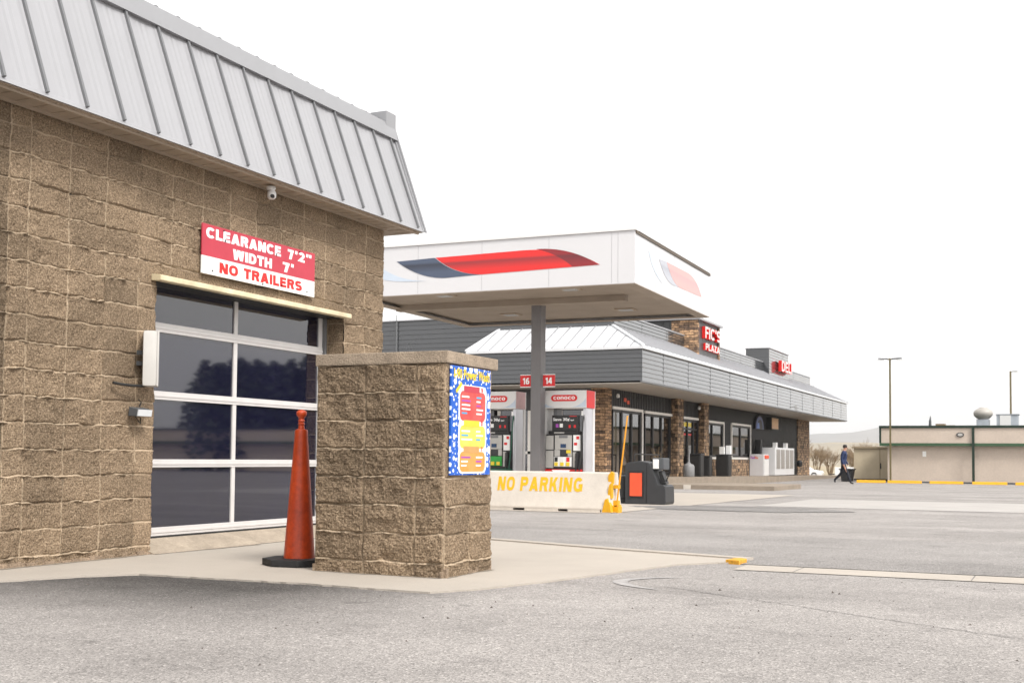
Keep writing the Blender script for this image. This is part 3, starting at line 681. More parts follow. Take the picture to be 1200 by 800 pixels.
# white signal box on the jamb, seen edge-on
lb = thing('signal_box', 'white rounded signal box on bracket beside the garage door jamb', 'signal box', (-7.0, 7.76, 1.66))
va = Vector((-.672, .740, 0)); ra = Vector((.74, .672, 0)); c0 = Vector((-6.985, 7.70, 1.655))
def lbx(mbx, r0, r1, d0, d1, z0, z1, m=0):
    v = [c0+ra*r+va*d+Vector((0, 0, z)) for z in (z0, z1) for d in (d0, d1) for r in (r0, r1)]
    mbx.add(v, [(0, 2, 3, 1), (4, 5, 7, 6), (0, 1, 5, 4), (2, 6, 7, 3), (0, 4, 6, 2), (1, 3, 7, 5)])
mb = MB(); lbx(mb, -.065, .052, -.10, .10, -.235, .235); o = mb.build('housing', BOXW, lb, bevel=.03, smooth=True)
mb = MB(); lbx(mb, .056, .072, -.085, .085, -.20, .21); mb.build('lens', GLASS, lb)
mb = MB(); lbx(mb, .048, .066, -.10, .10, -.235, .235); mb.build('rim', BOXW, lb, bevel=.012, smooth=True)
for z in (.05, -.04): mb = MB(); lbx(mb, -.115, -.06, -.02, .02, z-.018, z+.018); mb.build('bracket', BLACK, lb)
mb = MB(); mb.tube([(-7.05, 7.34, 1.435), (-7.03, 7.42, 1.425), (-7.01, 7.52, 1.42), (-7.0, 7.62, 1.422), (-7.0, 7.68, 1.43)], .012, 8); mb.build('cable', CABLE, lb)
fl = thing('wall_light', 'small grey flood light on the block wall below the signal box', 'light', (-7.06, 7.6, 1.2))
mb = MB(); mb.prism([(-7.06, 1.17), (-6.97, 1.165), (-6.96, 1.225), (-7.05, 1.245)], 'y', 7.53, 7.70); mb.build('housing', BINGREY, fl, bevel=.004)
mb = MB(); mb.prism([(-6.968, 1.168), (-6.958, 1.168), (-6.948, 1.222), (-6.958, 1.222)], 'y', 7.535, 7.695); mb.build('lens', LENSM, fl)
mb = MB(); mb.tube([(-7.06, 7.66, 1.25), (-7.05, 7.67, 1.29), (-7.08, 7.67, 1.31)], .006, 6); mb.build('cable', CABLE, fl); mb = MB(); mb.tube([(-7.05, 7.6, 1.17), (-7.03, 7.63, 1.12), (-7.06, 7.68, 1.11), (-7.08, 7.7, 1.16)], .004, 6); mb.build('cable', CABLE, fl)
sc = thing('security_camera', 'small white dome security camera hanging under the metal eave', 'camera', (-6.98, 9.2, 3.45))
cx, cy_ = -6.95, 9.27
mb = MB(); mb.lathe((cx, cy_, 3.455), [(.0, -.0), (.044, -.0), (.046, -.02), (.034, -.036)], 20); mb.build('mount', WHITE, sc, smooth=True)
mb = MB(); mb.lathe((cx+.01, cy_, 3.36), [(.01, -.030), (.028, -.026), (.042, -.008), (.044, .02), (.040, .044), (.024, .06)], 20); mb.build('housing', WHITE, sc, smooth=True)
mb = MB(); mb.tube([(cx+.025, cy_-.02, 3.362), (cx+.052, cy_-.038, 3.35)], .019, 14); mb.build('lens', BLACK, sc)

# ------------------------------------------------------------------ block pillar
pl = thing('block_pillar', 'tan split-face block pillar with concrete cap on the apron', 'pillar', (-4.51, 7.73, 0))
PX0, PX1, PY0, PY1, PZ = -5.05, -3.965, 7.355, 8.085, 1.515
jhp = [.095+.203*k for k in range(-1, 8)]
jvf = [-5.45, -5.05, -4.63, -4.20, -3.965, -3.6]; jvr = [6.9, 7.355, 7.72, 8.085, 8.5]
Zp = np.arange(-.01, PZ+.003, .0045)
def edg(a, b, wdt=.012): return lambda u, z: np.clip(np.minimum(u-a, b-u)/wdt, .12, 1)
Ux = np.arange(PX0, PX1+.001, .0045); Ux[-1] = PX1; Uy = np.arange(PY0, PY1+.001, .0045); Uy[-1] = PY1
def sm_r(u, z): return np.where(z > .70, .16, 1.0)
pp = [block_face(Ux, Zp, jvf, jhp, lambda u, z, d: np.stack([u, PY0-d, z], -1), 21, 1.55, None, None, edg(PX0, PX1), lambda u, z: 1.0+0*u, .45),
      block_face(Uy, Zp, jvr, jhp, lambda u, z, d: np.stack([PX1+d, u, z], -1), 22, 1.55, sm_r, None, edg(PY0, PY1), lambda u, z: np.where(z > .7, 1.18, 1.0), .45),
      block_face(Uy[::3], Zp[::3], jvr, jhp, lambda u, z, d: np.stack([PX0-d, u, z], -1), 23, 1.0, None, None, edg(PY0, PY1)),
      block_face(Ux[::3], Zp[::3], jvf, jhp, lambda u, z, d: np.stack([u, PY1+d, z], -1), 24, 1.0, None, None, edg(PX0, PX1))]
np_mesh('block_face', pp, BLOCK, pl)
mb = MB(); rs = random.Random(9)
for (a0, a1, axis) in ((PX0-.02, PX1+.03, 'x'), (PY0-.03, PY1+.02, 'y')):
    n = 14
    for i in range(n):
        s0 = a0+(a1-a0)*i/n; s1 = a0+(a1-a0)*(i+1)/n; p = rs.uniform(.0, .016); h = .04+rs.uniform(0, .035)
        if axis == 'x': mb.box(s0, s1, PY0-p, PY0+.02, -.02, h)
        else: mb.box(PX1-.02, PX1+p, s0, s1, -.02, h)
mb.build('footing', FOOT, pl, bevel=.006)
mb = MB(); mb.box(PX0-.010, PX1+.022, PY0-.024, PY1+.075, 1.518, 1.605)
cap = mb.build('cap', CAPM, pl, bevel=.010)
# poster
ps = thing('price_board', 'blue bubbly price board reading I-90 Power Wash on the pillar side', 'sign', (-3.94, 7.70, .72))
QX = -3.940; A, B, Z0, Z1 = 7.392, 8.022, .722, 1.505
mb = MB(); mb.box(QX-.014, QX, A, B, Z0, Z1); mb.build('backing_board', BLUE_B, ps)
def rrect(mbx, x, y0, y1, z0, z1, r, top=True, n=6):
    pts = []
    for cy2, cz2, a0 in ((y1-r, z0+r, -90), (y1-r, z1-r, 0), (y0+r, z1-r, 90), (y0+r, z0+r, 180)):
        for k in range(n+1):
            t = R(a0+90*k/n); pts.append((x, cy2+r*math.cos(t), cz2+r*math.sin(t)))
    mbx.face(pts)
panels = [(1.115, 1.335, PRED, PRED), (.915, 1.085, PYEL, PYEL), (.745, .895, PORA, PORA)]
ya, yb = A+.13, B-.09
for i, (z0, z1, m1, m2) in enumerate(panels):
    q = MB(); rrect(q, QX+.0016+.0005*i, ya-.020, yb+.020, z0-.012, z1+.040, .05); q.build('foam_print', LWHITE, ps)
    q = MB(); rrect(q, QX+.0034, ya, yb, z0, z1-.004, .045); q.build('menu_panel', m1, ps)
    q = MB(); q.box(QX+.0034, QX+.0046, ya+.06, yb-.10, z1-.012, z1+.034); q.build('menu_heading', [SRED, YELT, mat('tan_print', (.55, .30, .10), .4)][i], ps)
    rows = int((z1-z0-.06)/.030)
    for k in range(rows):
        zz = z1-.045-.030*k
        for j, (a, b) in enumerate(((ya+.025, ya+.025+rs.uniform(.08, .17)), (yb-.15, yb-.15+rs.uniform(.06, .11)))):
            q = MB(); q.box(QX+.0036, QX+.0046, a, b, zz-.006, zz+.006); q.build('menu_line', [LWHITE, LWHITE, PPUR, PCYA, LWHITE][(k*2+j*3+i) % 5], ps)
    q = MB(); text_mb(q, ['16', '12', '7'][i], (QX+.0048, yb-.075, z1-.0), (0, 1, 0), (0, 0, 1), .03, .032, .0006, .2); q.build('price_print', LRED, ps)
mb = MB(); font_mb(mb, 'I-90 Power Wash', (QX+.0025, A+.035, 1.415), (0, 1, 0), (0, 0, 1), B-A-.06, .074, .0015, .024); mb.build('lettering', YELT, ps)
q = MB(); c_, s_ = math.cos(R(38)), math.sin(R(38)); 
q.face([(QX+.004, A+.11+a*c_-b*s_, 1.352+a*s_+b*c_) for a, b in ((-.055, -.014), (.055, -.014), (.055, .014), (-.055, .014))]); q.build('ribbon_print', YELT, ps)

gm = mat('paving_grime_shade', (.22, .185, .145), .95, .3, 14, speck=.3, sscale=60)  # strips paint contact shade along pillar and wall feet; dirt at the door sill
mb = MB(); rs = random.Random(51)
def grime_shade(a, b, nx, ny, w0, w1, z):
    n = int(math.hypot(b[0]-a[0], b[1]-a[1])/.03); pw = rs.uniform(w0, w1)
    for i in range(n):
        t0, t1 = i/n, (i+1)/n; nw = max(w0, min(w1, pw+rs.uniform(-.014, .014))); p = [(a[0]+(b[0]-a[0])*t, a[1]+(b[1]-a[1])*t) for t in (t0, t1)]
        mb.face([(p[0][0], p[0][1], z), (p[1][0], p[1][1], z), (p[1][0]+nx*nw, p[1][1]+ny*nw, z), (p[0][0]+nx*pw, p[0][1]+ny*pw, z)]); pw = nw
grime_shade((PX0, PY0), (PX1, PY0), 0, -1, .02, .06, .0022); grime_shade((PX1, PY0), (PX1, PY1), 1, 0, .02, .05, .0022)
grime_shade((-7.10, 5.6), (-7.10, 7.86), 1, 0, .03, .09, .0022); grime_shade((-7.03, 7.86), (-7.03, 9.2), 1, 0, .02, .10, .0026)
struct(mb.build('pavement_grime_shade', gm))
# delineator cone
dc = thing('delineator_post', 'tall orange traffic delineator with knob top on black rubber base', 'traffic cone', (-5.36, 7.72, 0))
c = (-5.43, 7.69, 0)
mb = MB(); pr = [(.122, .05), (.120, .07), (.0515, .955), (.0515, .985), (.046, .998), (.026, 1.003), (.022, 1.03), (.029, 1.04), (.020, 1.05), (.028, 1.062), (.020, 1.075), (.026, 1.09), (.037, 1.10), (.042, 1.118), (.038, 1.132), (.024, 1.142), (.006, 1.146)]
mb.lathe(c, [(r, .05+(z-.05)*1.06) for r, z in pr], 40); mb.build('post', ORANGE, dc, smooth=True)
mb = MB(); mb.lathe(c, [(.001, .052), (.10, .054), (.112, .052)], 24)
mb = MB(); n = 8; mb.prism([(c[0]+.285*math.cos(R(22.5+45*k+10)), c[1]+.285*math.sin(R(22.5+45*k+10))) for k in range(8)], 'z', 0.002, .055); mb.build('base', RUBBER, dc, bevel=.010)

# ------------------------------------------------------------------ barrier, pole, kiosk
br = thing('concrete_barrier', 'pale concrete barrier stencilled NO PARKING in yellow', 'barrier', (-8.4, 18.6, gz(18.5)))
g0 = gz(18.5); BY = 18.42
prof = [(BY, g0+.045), (BY, g0+.075), (BY+.16, g0+.655), (BY+.18, g0+.67), (BY+.42, g0+.67), (BY+.44, g0+.655), (BY+.60, g0+.075), (BY+.60, g0+.045)]
mb = MB(); xs = [-9.95, -9.4, -9.2, -8.62, -8.36, -7.78, -7.56, -7.0, -6.83]
prof = [(p[0], p[1]) for p in prof]
mb.prism([(q[0]*1, q[1]) for q in prof], 'x', -9.95, -6.84)
body = mb.build('body', CONC_W, br, bevel=.012)
mb = MB()
for a, b in ((-9.95, -9.4), (-9.2, -8.60), (-8.38, -7.76), (-7.58, -7.0), (-6.98, -6.84)): q = MB(); q.box(a, b, BY+.004, BY+.595, g0-.01, g0+.046); q.build('foot', CONC_W, br)
fy = lambda z: BY+.16*(z-g0-.075)/.58
mb = MB(); zt = g0+.335
text_mb(mb, 'NO', (-8.93, fy(zt)-.002, zt), (1, 0, 0), (0, .16, .58), .32, .25, .002, .235, .15)
mb.build('lettering', YELB, br); mb = MB(); text_mb(mb, 'PARKING', (-8.50, fy(zt)-.002, zt), (1, 0, 0), (0, .16, .58), 1.15, .25, .002, .235, .15)
mb.build('lettering', YELB, br)
mb = MB(); rs = random.Random(8)
def blob(mbx, x0, x1, y, z0, z1, tz):
    n = 10; mbx.prism([(x0+(x1-x0)*(.5+.5*math.cos(2*math.pi*k/n)*rs.uniform(.8, 1.05)), z0+(z1-z0)*(.5+.5*math.sin(2*math.pi*k/n)*rs.uniform(.8, 1.05))) for k in range(n)], 'y', y, y+tz)
mb.box(-6.842, -6.825, BY+.03, BY+.57, g0+.02, g0+.12)
mb.prism([(-6.96, g0+.01), (-6.80, g0+.01), (-6.82, g0+.13), (-6.87, g0+.24), (-6.91, g0+.22)], 'y', BY-.010, BY+.10)
mb.prism([(-6.885, g0+.24), (-6.82, g0+.24), (-6.82, g0+.50), (-6.86, g0+.46), (-6.88, g0+.36)], 'y', BY+.06, BY+.16)
mb.prism([(-6.90, g0+.52), (-6.82, g0+.48), (-6.81, g0+.66), (-6.85, g0+.685), (-6.90, g0+.62)], 'y', BY+.12, BY+.20)
mb.build('painted_end', YEL, br)
mp = thing('marker_pole', 'thin orange-yellow marker pole leaning at the barrier end', 'pole', (-6.80, 18.7, g0))
mb = MB(); mb.tube([(-6.80, 18.68, g0+.1), (-6.62, 18.70, g0+1.62)], [.016, .013], 8); mb.build('rod', mat('pole_orange', (.72, .30, .01), .5, .1, 8), mp)
mb = MB(); mb.box(-6.84, -6.76, 18.62, 18.74, g0+.12, g0+.2); mb.build('bracket', YEL, mp); mb = MB(); mb.box(-6.83, -6.75, 18.63, 18.73, g0+.40, g0+.46); mb.build('bracket', YEL, mp); mb = MB(); mb.box(-6.87, -6.74, 18.58, 18.78, g0, g0+.1); mb.build('bracket', YEL, mp)

kk = thing('service_station_bin', 'dark grey windscreen service bin with orange side panel', 'bin', (-7.65, 23.0, gz(23)))
g1 = gz(22.8)+.006
mb = MB(); X0 = -8.10
prof = [(X0, g1), (X0+.84, g1), (X0+.86, g1+.05), (X0+.85, g1+.36), (X0+.80, g1+.40), (X0+.70, g1+.40), (X0+.56, g1+.76), (X0+.50, g1+.84), (X0+.30, g1+.875), (X0+.05, g1+.84), (X0, g1+.80)]
mb.prism(prof, 'y', 22.75, 23.35); mb.build('body', KIOSK, kk, bevel=.02)
mb = MB(); mb.box(X0+.08, X0+.39, 22.735, 22.752, g1+.13, g1+.67); mb.build('panel_frame', BLACK, kk)
mb = MB(); mb.box(X0+.11, X0+.365, 22.722, 22.734, g1+.165, g1+.63); mb.build('panel', KORANGE, kk)
mb = MB(); mb.box(X0+.455, X0+.463, 22.743, 22.752, g1+.02, g1+.84); mb.build('seam', VOID, kk)
mb = MB(); mb.box(X0+.56, X0+.80, 22.80, 23.2, g1+.70, g1+.94); mb.build('towel_dispenser', BINGREY, kk, bevel=.03)
mb = MB(); mb.box(X0+.58, X0+.70, 22.78, 22.81, g1+.72, g1+.91); mb.build('dispenser_front', SWHITE, kk, bevel=.01)
mb = MB(); mb.prism([(X0+.66, g1+.66), (X0+.72, g1+.68), (X0+.82, g1+.42), (X0+.72, g1+.40)], 'y', 22.9, 23.1); mb.build('squeegee_holder', BLACK, kk)
mb = MB(); mb.tube([(X0+.78, 23.0, g1+.42), (X0+.86, 22.95, g1+.60)], .012, 6); mb.build('squeegee', BLACK, kk)
gb = thing('round_bin', 'round blue-grey bin between the barrier end and the service bin', 'bin', (-8.35, 23.2, gz(23)))
mb = MB(); mb.lathe((-8.36, 23.2, g1), [(.20, 0), (.21, .03), (.22, .50), (.235, .52), (.235, .56), (.20, .575), (.1, .58)], 24); mb.build('body', BINGREY, gb, smooth=True)
mb = MB(); mb.lathe((-8.36, 23.2, g1+.09), [(.222, 0), (.228, .01), (.228, .03), (.222, .04)], 24); mb.build('band', KIOSK, gb)

# ------------------------------------------------------------------ canopy
cp = thing('fuel_canopy', 'white fuel station canopy with red and navy swoosh on a grey column', 'canopy', (-11.4, 26.4, gz(26)))
CA = Vector((-8.10, 23.31, 0)); TH = R(1.5)
ex = Vector((math.cos(TH), math.sin(TH), 0)); ey = Vector((-math.sin(TH), math.cos(TH), 0))
def cv(x, y, z): p = CA+ex*x+ey*y; return (p.x, p.y, z)
class CB(MB):
    def build(s, *a, **k): s.v = [cv(*p) for p in s.v]; return MB.build(s, *a, **k)
LX, LY, CZ0, CZ1 = -7.0, 6.35, 4.53, 5.645
mb = CB(); mb.box(LX, 0, 0, .12, CZ0, CZ1); mb.box(LX, 0, LY-.12, LY, CZ0, CZ1); mb.box(-.12, 0, .1205, LY-.1205, CZ0, CZ1); mb.box(LX, LX+.12, .1205, LY-.1205, CZ0, CZ1)
fas = mb.build('fascia', WHITE_G, cp, bevel=.01)
mb = CB()
for x in (-.03, -.17, -1.6, -3.2, -4.8, -6.4): mb.box(x-.35, x-.345, -.0025, 0, CZ0+.02, CZ1-.02)
for y in (1.5, 3.0, 4.5): mb.box(0, .0025, y, y+.005, CZ0+.02, CZ1-.02)
mb.build('panel_joint', TRIMM, cp)
mb = CB(); mb.box(LX-.03, .03, -.03, .14, CZ1+.003, CZ1+.045); mb.box(LX-.03, .03, LY-.14, LY+.03, CZ1+.003, CZ1+.045); mb.box(-.14, .045, .1405, LY-.1405, CZ1+.003, CZ1+.045); mb.box(LX-.03, LX+.14, .1405, LY-.1405, CZ1+.003, CZ1+.045); mb.build('coping', WHITE, cp)
mb = CB(); mb.box(.001, .03, 0.02, LY-.02, CZ1-.055, CZ1-.002); mb.build('coping_gutter', mat('brown_gutter', (.10, .075, .05), .5), cp)
mb = CB()
n = 34
for i in range(n):
    y0 = .125+(LY-.25)*i/n; y1 = .125+(LY-.25)*(i+1)/n; mb.box(LX+.125, -.125, y0, y1-.008, CZ0+.075, CZ0+.12); 
mb.box(LX+.1205, -.1205, .1205, LY-.1205, CZ0+.121, CZ0+.2)
mb.build('soffit', SOFF_C, cp)
mb = CB(); mb.box(LX+.14, -.9, 2.05, 2.30, CZ0-.07, CZ0+.074); mb.build('drop_beam', SOFF_C, cp, bevel=.006)
mb = CB(); mb.box(LX, -.0, 0.002, .30, CZ0-.012, CZ0+.0); mb.box(LX, 0, LY-.3, LY-.002, CZ0-.012, CZ0+0); mb.box(-.3, -.002, .31, LY-.31, CZ0-.012, CZ0); mb.box(LX+.002, LX+.3, .31, LY-.31, CZ0-.012, CZ0); mb.build('fascia_return', SOFF_C, cp)
for x, y in ((-4.85, .75), (-1.75, .75), (-4.85, 4.6), (-1.7, 4.6)):
    q = CB(); q.box(x-.24, x+.24, y-.2, y+.2, CZ0+.05, CZ0+.074); q.build('light_frame', SOFF, cp)
    q = CB(); q.box(x-.16, x+.16, y-.13, y+.13, CZ0+.035, CZ0+.049); q.build('light_lens', LENSM, cp)
# swoosh decals on the front
def decal(name, m, pts, face='front'):
    q = CB()
    if face == 'front': q.prism([(x, z) for x, z in pts], 'y', -.006, -.0028)
    else: q.prism([(y, z) for y, z in pts], 'x', .0028, .006)
    return q.build(name, m, cp)
def curve(p0, p1, bend, n=14):
    (x0, z0), (x1, z1) = p0, p1; out = []
    for i in range(n+1):
        t = i/n; out.append((x0+(x1-x0)*t, z0+(z1-z0)*(t+bend*math.sin(math.pi*t))))
    return out
zt_, zb__ = 5.35, 4.86
def qb(p0, p1, p2, n=14):
    return [((1-t)**2*p0[0]+2*t*(1-t)*p1[0]+t*t*p2[0], (1-t)**2*p0[1]+2*t*(1-t)*p1[1]+t*t*p2[1]) for t in [i/n for i in range(n+1)]]
navy = [(-5.70, 5.31)]+[(-4.72, 5.34)]+qb((-4.72, 5.34), (-4.25, 4.93), (-3.55, 4.90))[1:]+[(-4.45, 4.87)]+qb((-4.45, 4.87), (-5.10, 4.88), (-5.70, 5.31))[1:-1]
red = [(-4.70, 5.34), (-2.6, 5.375)]+qb((-2.6, 5.375), (-1.45, 5.39), (-.78, 4.96))[1:]+[(-3.52, 4.90)]+qb((-3.52, 4.90), (-4.22, 4.93), (-4.70, 5.34))[1:-1]
decal('logo_decal', SW_N, navy); decal('logo_decal', SW_R, red)
tip = qb((-2.25, 5.384), (-1.45, 5.385), (-.80, 4.963))+[(-1.40, 4.955)]+qb((-1.40, 4.955), (-1.75, 5.26), (-2.25, 5.384))[1:-1]
q = CB(); q.prism(tip, 'y', -.0085, -.0063); q.build('logo_decal', SW_D, cp)
decal('logo_decal', SW_L, qb((-6.25, 5.30), (-5.7, 4.86), (-4.95, 4.83))+qb((-4.95, 4.83), (-5.9, 4.82), (-6.25, 4.98))[1:])
def fy_(pts): return [(y, z) for y, z in pts]
k_ = 6.35/7.0
sw = lambda pts: [(5.95+(x)*0.86, z) for x, z in pts]
decal('logo_decal', SW_NG, [(1.75, 5.31), (2.35, 5.34)]+qb((2.35, 5.34), (2.75, 4.95), (3.4, 4.90))[1:]+[(2.9, 4.88)]+qb((2.9, 4.88), (2.2, 4.88), (1.75, 5.31))[1:-1], 'side')  # side decals use the paler colours with the glare painted in
decal('logo_decal', SW_RG, [(2.37, 5.34), (4.1, 5.36)]+qb((4.1, 5.36), (5.05, 5.36), (5.5, 4.94))[1:]+[(3.42, 4.90)]+qb((3.42, 4.90), (2.77, 4.95), (2.37, 5.34))[1:-1], 'side')
decal('logo_decal', SW_L, qb((.95, 5.36), (1.2, 4.95), (2.0, 4.80))+qb((2.0, 4.80), (1.4, 5.0), (1.25, 5.36))[1:], 'side')
# column and number plates
KX, KY = -11.29, 25.55
mb = MB(); mb.box(KX-.13, KX+.125, KY-.14, KY+.14, gz(26)+.02, CZ0-.005); mb.box(KX-.2, KX+.2, KY-.2, KY+.2, gz(26)+.01, gz(26)+.03); mb.build('column', COLG, cp, bevel=.012)
for txt, x0, x1 in (('16', KX-.44, KX-.132), ('14', KX+.15, KX+.45)):
    q = MB(); q.box(x0, x1, KY-.06, KY-.03, 2.545, 2.81); npl = q.build('number_plate', PUMPR, cp)
    q = MB(); q.box(x0-.0, x1+.0, KY-.065, KY-.025, 2.812, 2.83); q.box(x0, x1, KY-.065, KY-.025, 2.525, 2.543); q.build('plate_edge', LWHITE, npl)
    q = MB(); text_mb(q, txt, (x0+.07, KY-.061, 2.60), (1, 0, 0), (0, 0, 1), x1-x0-.14, .15, .002, .22); q.build('plate_number', LWHITE, npl)
# pump island
mb = MB(); mb.box(-14.2, -9.3, 25.3, 26.9, gz(26)-.05, gz(26)+.12); struct(mb.build('pump_island_kerb', CONC, bevel=.02))

def fuel_pump(cx, label, variant):
    g = gz(26)+.12
    t = thing('fuel_pump', label, 'fuel pump', (cx, 26.0, g), 'fuel pumps under the canopy')
    fy = 25.75
    q = MB(); q.box(cx-.75, cx+.44, fy, fy+.6, 2.035, 2.455); val = q.build('valance', WHITE, t, bevel=.012)
    q = MB(); q.box(cx+.441, cx+.452, fy+.02, fy+.53, 2.04, 2.45); q.build('valance_side', PUMPR if variant == 'red' else mat('pink_red_band', (.50, .30, .30), .4), val)
    for s_, e_ in ((-.74, -.36), (.43, .06)):
        q = MB(); q.prism(qb((cx+s_, 2.27), (cx+s_+(e_-s_)*.3, 2.09), (cx+e_, 2.06))+[(cx+s_, 2.06)], 'y', fy-.004, fy-.001); q.build('valance_print', SW_L, val)
    q = MB(); pts = []
    w_, h_, r_ = .335, .075, .075
    for cx2, a0 in ((cx-.12+w_-r_, -90), (cx-.12-w_+r_, 90)):
        for k in range(9): tt = R(a0+180*k/8); pts.append((cx2+r_*math.cos(tt), 2.275+r_*math.sin(tt)))
    q.prism(pts, 'y', fy-.010, fy-.005); q.build('logo_badge', PUMPR, val)
    q = MB(); text_mb(q, 'conoco', (cx-.12-.275, fy-.0105, 2.238), (1, 0, 0), (0, 0, 1), .55, .074, .002, .23, .11); q.build('logo_lettering', LWHITE, val)
    # posts
    q = MB(); q.box(cx+.345, cx+.435, fy+.04, fy+.44, g, 2.034); q.build('post', SILVER, t, bevel=.02, smooth=True)
    q = MB(); q.box(cx+.36, cx+.44, fy+.46, fy+.58, g, 2.034); q.build('post', WHITE, t, bevel=.01)
    q = MB(); q.box(cx-.70, cx-.60, fy+.1, fy+.5, g, 2.034); q.build('post', WHITE, t, bevel=.01)
    q = MB(); q.box(cx-.46, cx-.36, fy+.15, fy+.45, 1.41, 2.034); q.build('post', GALV_D, t, bevel=.01)
    # cabinet
    q = MB(); q.box(cx-.60, cx+.33, fy+.02, fy+.5, .592, 1.415); cab = q.build('cabinet', BLACK, t, bevel=.012)
    q = MB(); q.box(cx-.60, cx+.33, fy-.01, fy+.5, g, .59); q.build('plinth', PUMPR if variant == 'red' else DGREEN, t, bevel=.01)
    if variant == 'red':
        q = MB(); q.prism([(cx-.42, .575), (cx+.05, .575), (cx-.02, .50), (cx-.35, .50)], 'y', fy-.02, fy-.012); q.build('plinth_badge', LWHITE, t)
    for z0, z1 in ((.62, 1.03), (1.055, 1.385)):
        q = MB(); q.box(cx-.585, cx-.39, fy-.004, fy+.018, z0, z1); q.build('side_door', PUMPG, t, bevel=.006)
    q = MB(); q.box(cx-.35, cx+.08, fy-.012, fy+.018, 1.055, 1.395); q.build('face_plate', PUMPG, t, bevel=.012)
    q = MB(); q.box(cx-.36, cx-.22, fy-.012, fy+.018, .895, 1.05); q.build('card_reader', PUMPG, t, bevel=.01)
    q = MB(); q.box(cx-.02, cx+.08, fy-.012, fy+.018, .90, 1.05); q.build('receipt_slot', PUMPG, t, bevel=.01)
    q = MB(); q.box(cx-.21, cx-.03, fy-.004, fy+.018, .90, 1.05); q.build('keypad', KIOSK, t, bevel=.004)
    q = MB(); q.box(cx-.20, cx-.06, fy-.020, fy-.0125, 1.10, 1.19); q.build('screen', SCREEN, t)
    q = MB(); q.box(cx-.24, cx-.02, fy-.017, fy-.0123, 1.33, 1.385); q.build('speaker_grille', GALV_D, t)
    q = MB(); q.box(cx-.37, cx+.08, fy-.012, fy+.018, .655, .885); q.build('grade_panel', SWHITE if variant == 'red' else GREEN, t, bevel=.006)
    for k in range(3):
        x = cx-.31+.15*k
        q = MB(); q.box(x-.045, x+.045, fy-.03, fy-.0125, .67, .755); q.build('grade_button', YELT, t, bevel=.015)
        if variant == 'red':
            q = MB(); q.box(x-.04, x+.04, fy-.018, fy-.0125, .77, .875); q.build('grade_label', [BLACK, SWHITE, PUMPR][k], t)
    if variant == 'red':
        q = MB(); q.box(cx-.05, cx+.06, fy-.02, fy-.0125, .97, 1.045); q.build('notice', YELT, t)
    q = MB(); q.box(cx+.12, cx+.29, fy-.006, fy+.018, 1.03, 1.40); q.build('price_sheet', SWHITE, t)
    q = MB(); q.box(cx+.14, cx+.22, fy-.010, fy-.0065, 1.16, 1.22); q.box(cx+.2, cx+.27, fy-.010, fy-.0065, 1.30, 1.37); q.build('price_print', PUMPR, t)
    q = MB(); q.box(cx+.11, cx+.19, fy-.006, fy+.018, .64, 1.0); q.build('nozzle_boot', PUMPG, t)
    q = MB(); q.box(cx+.19, cx+.26, fy-.06, fy+.018, .62, .98); q.box(cx+.2, cx+.25, fy-.10, fy-.06, .62, .80); q.build('nozzle', BLACK, t, bevel=.012)
    q = MB(); q.tube([(cx+.37, fy+.1, 1.98), (cx+.37, fy-.02, 1.7), (cx+.36, fy-.06, 1.2), (cx+.31, fy-.08, .62), (cx+.26, fy-.08, g+.22), (cx+.20, fy-.07, g+.36), (cx+.22, fy-.06, .7)], .016, 8); q.build('hose', BLACK if variant == 'red' else DGREEN, t)
    # topper
    q = MB(); q.box(cx-.43, cx+.24, fy+.0, fy+.12, 1.50, 1.87); tp = q.build('topper_screen', BLACK, t, bevel=.01)
    q = MB(); q.box(cx-.53, cx+.25, fy+.02, fy+.3, 1.417, 1.499); q.build('topper_base', BLACK, t, bevel=.01)
    q = MB(); font_mb(q, 'Save 30\u00a2', (cx-.40, fy-.002, 1.72), (1, 0, 0), (0, 0, 1), .42, .085, .002, .02); q.build('topper_lettering', LWHITE, tp); q = MB(); font_mb(q, '/gal', (cx+.04, fy-.002, 1.73), (1, 0, 0), (0, 0, 1), .09, .04, .002, .01); q.build('topper_lettering', LWHITE, tp)
    q = MB(); q.box(cx-.33, cx-.26, fy-.003, fy-.0005, 1.58, 1.66); q.build('topper_print', PPUR, tp)
    q = MB(); q.box(cx-.23, cx-.15, fy-.003, fy-.0005, 1.58, 1.67); q.build('topper_print', SWHITE, tp)
    q = MB(); q.box(cx+.0, cx+.05, fy-.003, fy-.0005, 1.57, 1.64); q.box(cx+.13, cx+.18, fy-.003, fy-.0005, 1.57, 1.64); q.box(cx+.02, cx+.2, fy-.003, fy-.0005, 1.835, 1.85); q.build('topper_print', PUMPR, tp)
    q = MB(); q.box(cx-.38, cx-.12, fy+.017, fy+.0195, 1.44, 1.47); q.build('base_print', PUMPG, tp)
    q = MB(); q.box(cx+.30, cx+.37, fy+.05, fy+.14, 1.86, 1.97); q.build('hose_swivel', SWHITE, t, bevel=.01)
    return t
fuel_pump(-10.58, 'red based fuel pump standing right of the grey canopy column', 'red')
fuel_pump(-12.40, 'green fronted fuel pump standing left of the grey canopy column', 'green')

# ------------------------------------------------------------------ store
st = thing('store_building', 'charcoal convenience store with pale metal eaves, stone piers and red roof letters', 'building', (-20, 58, 0))
EXs, EYs, EYe = -12.75, 37.45, 78.6; WX, WY, WE = -14.85, 39.75, 76.6; FZ0, FZ1 = 3.45, 4.54
def walkz(y): return .15-.0075*(y-46)
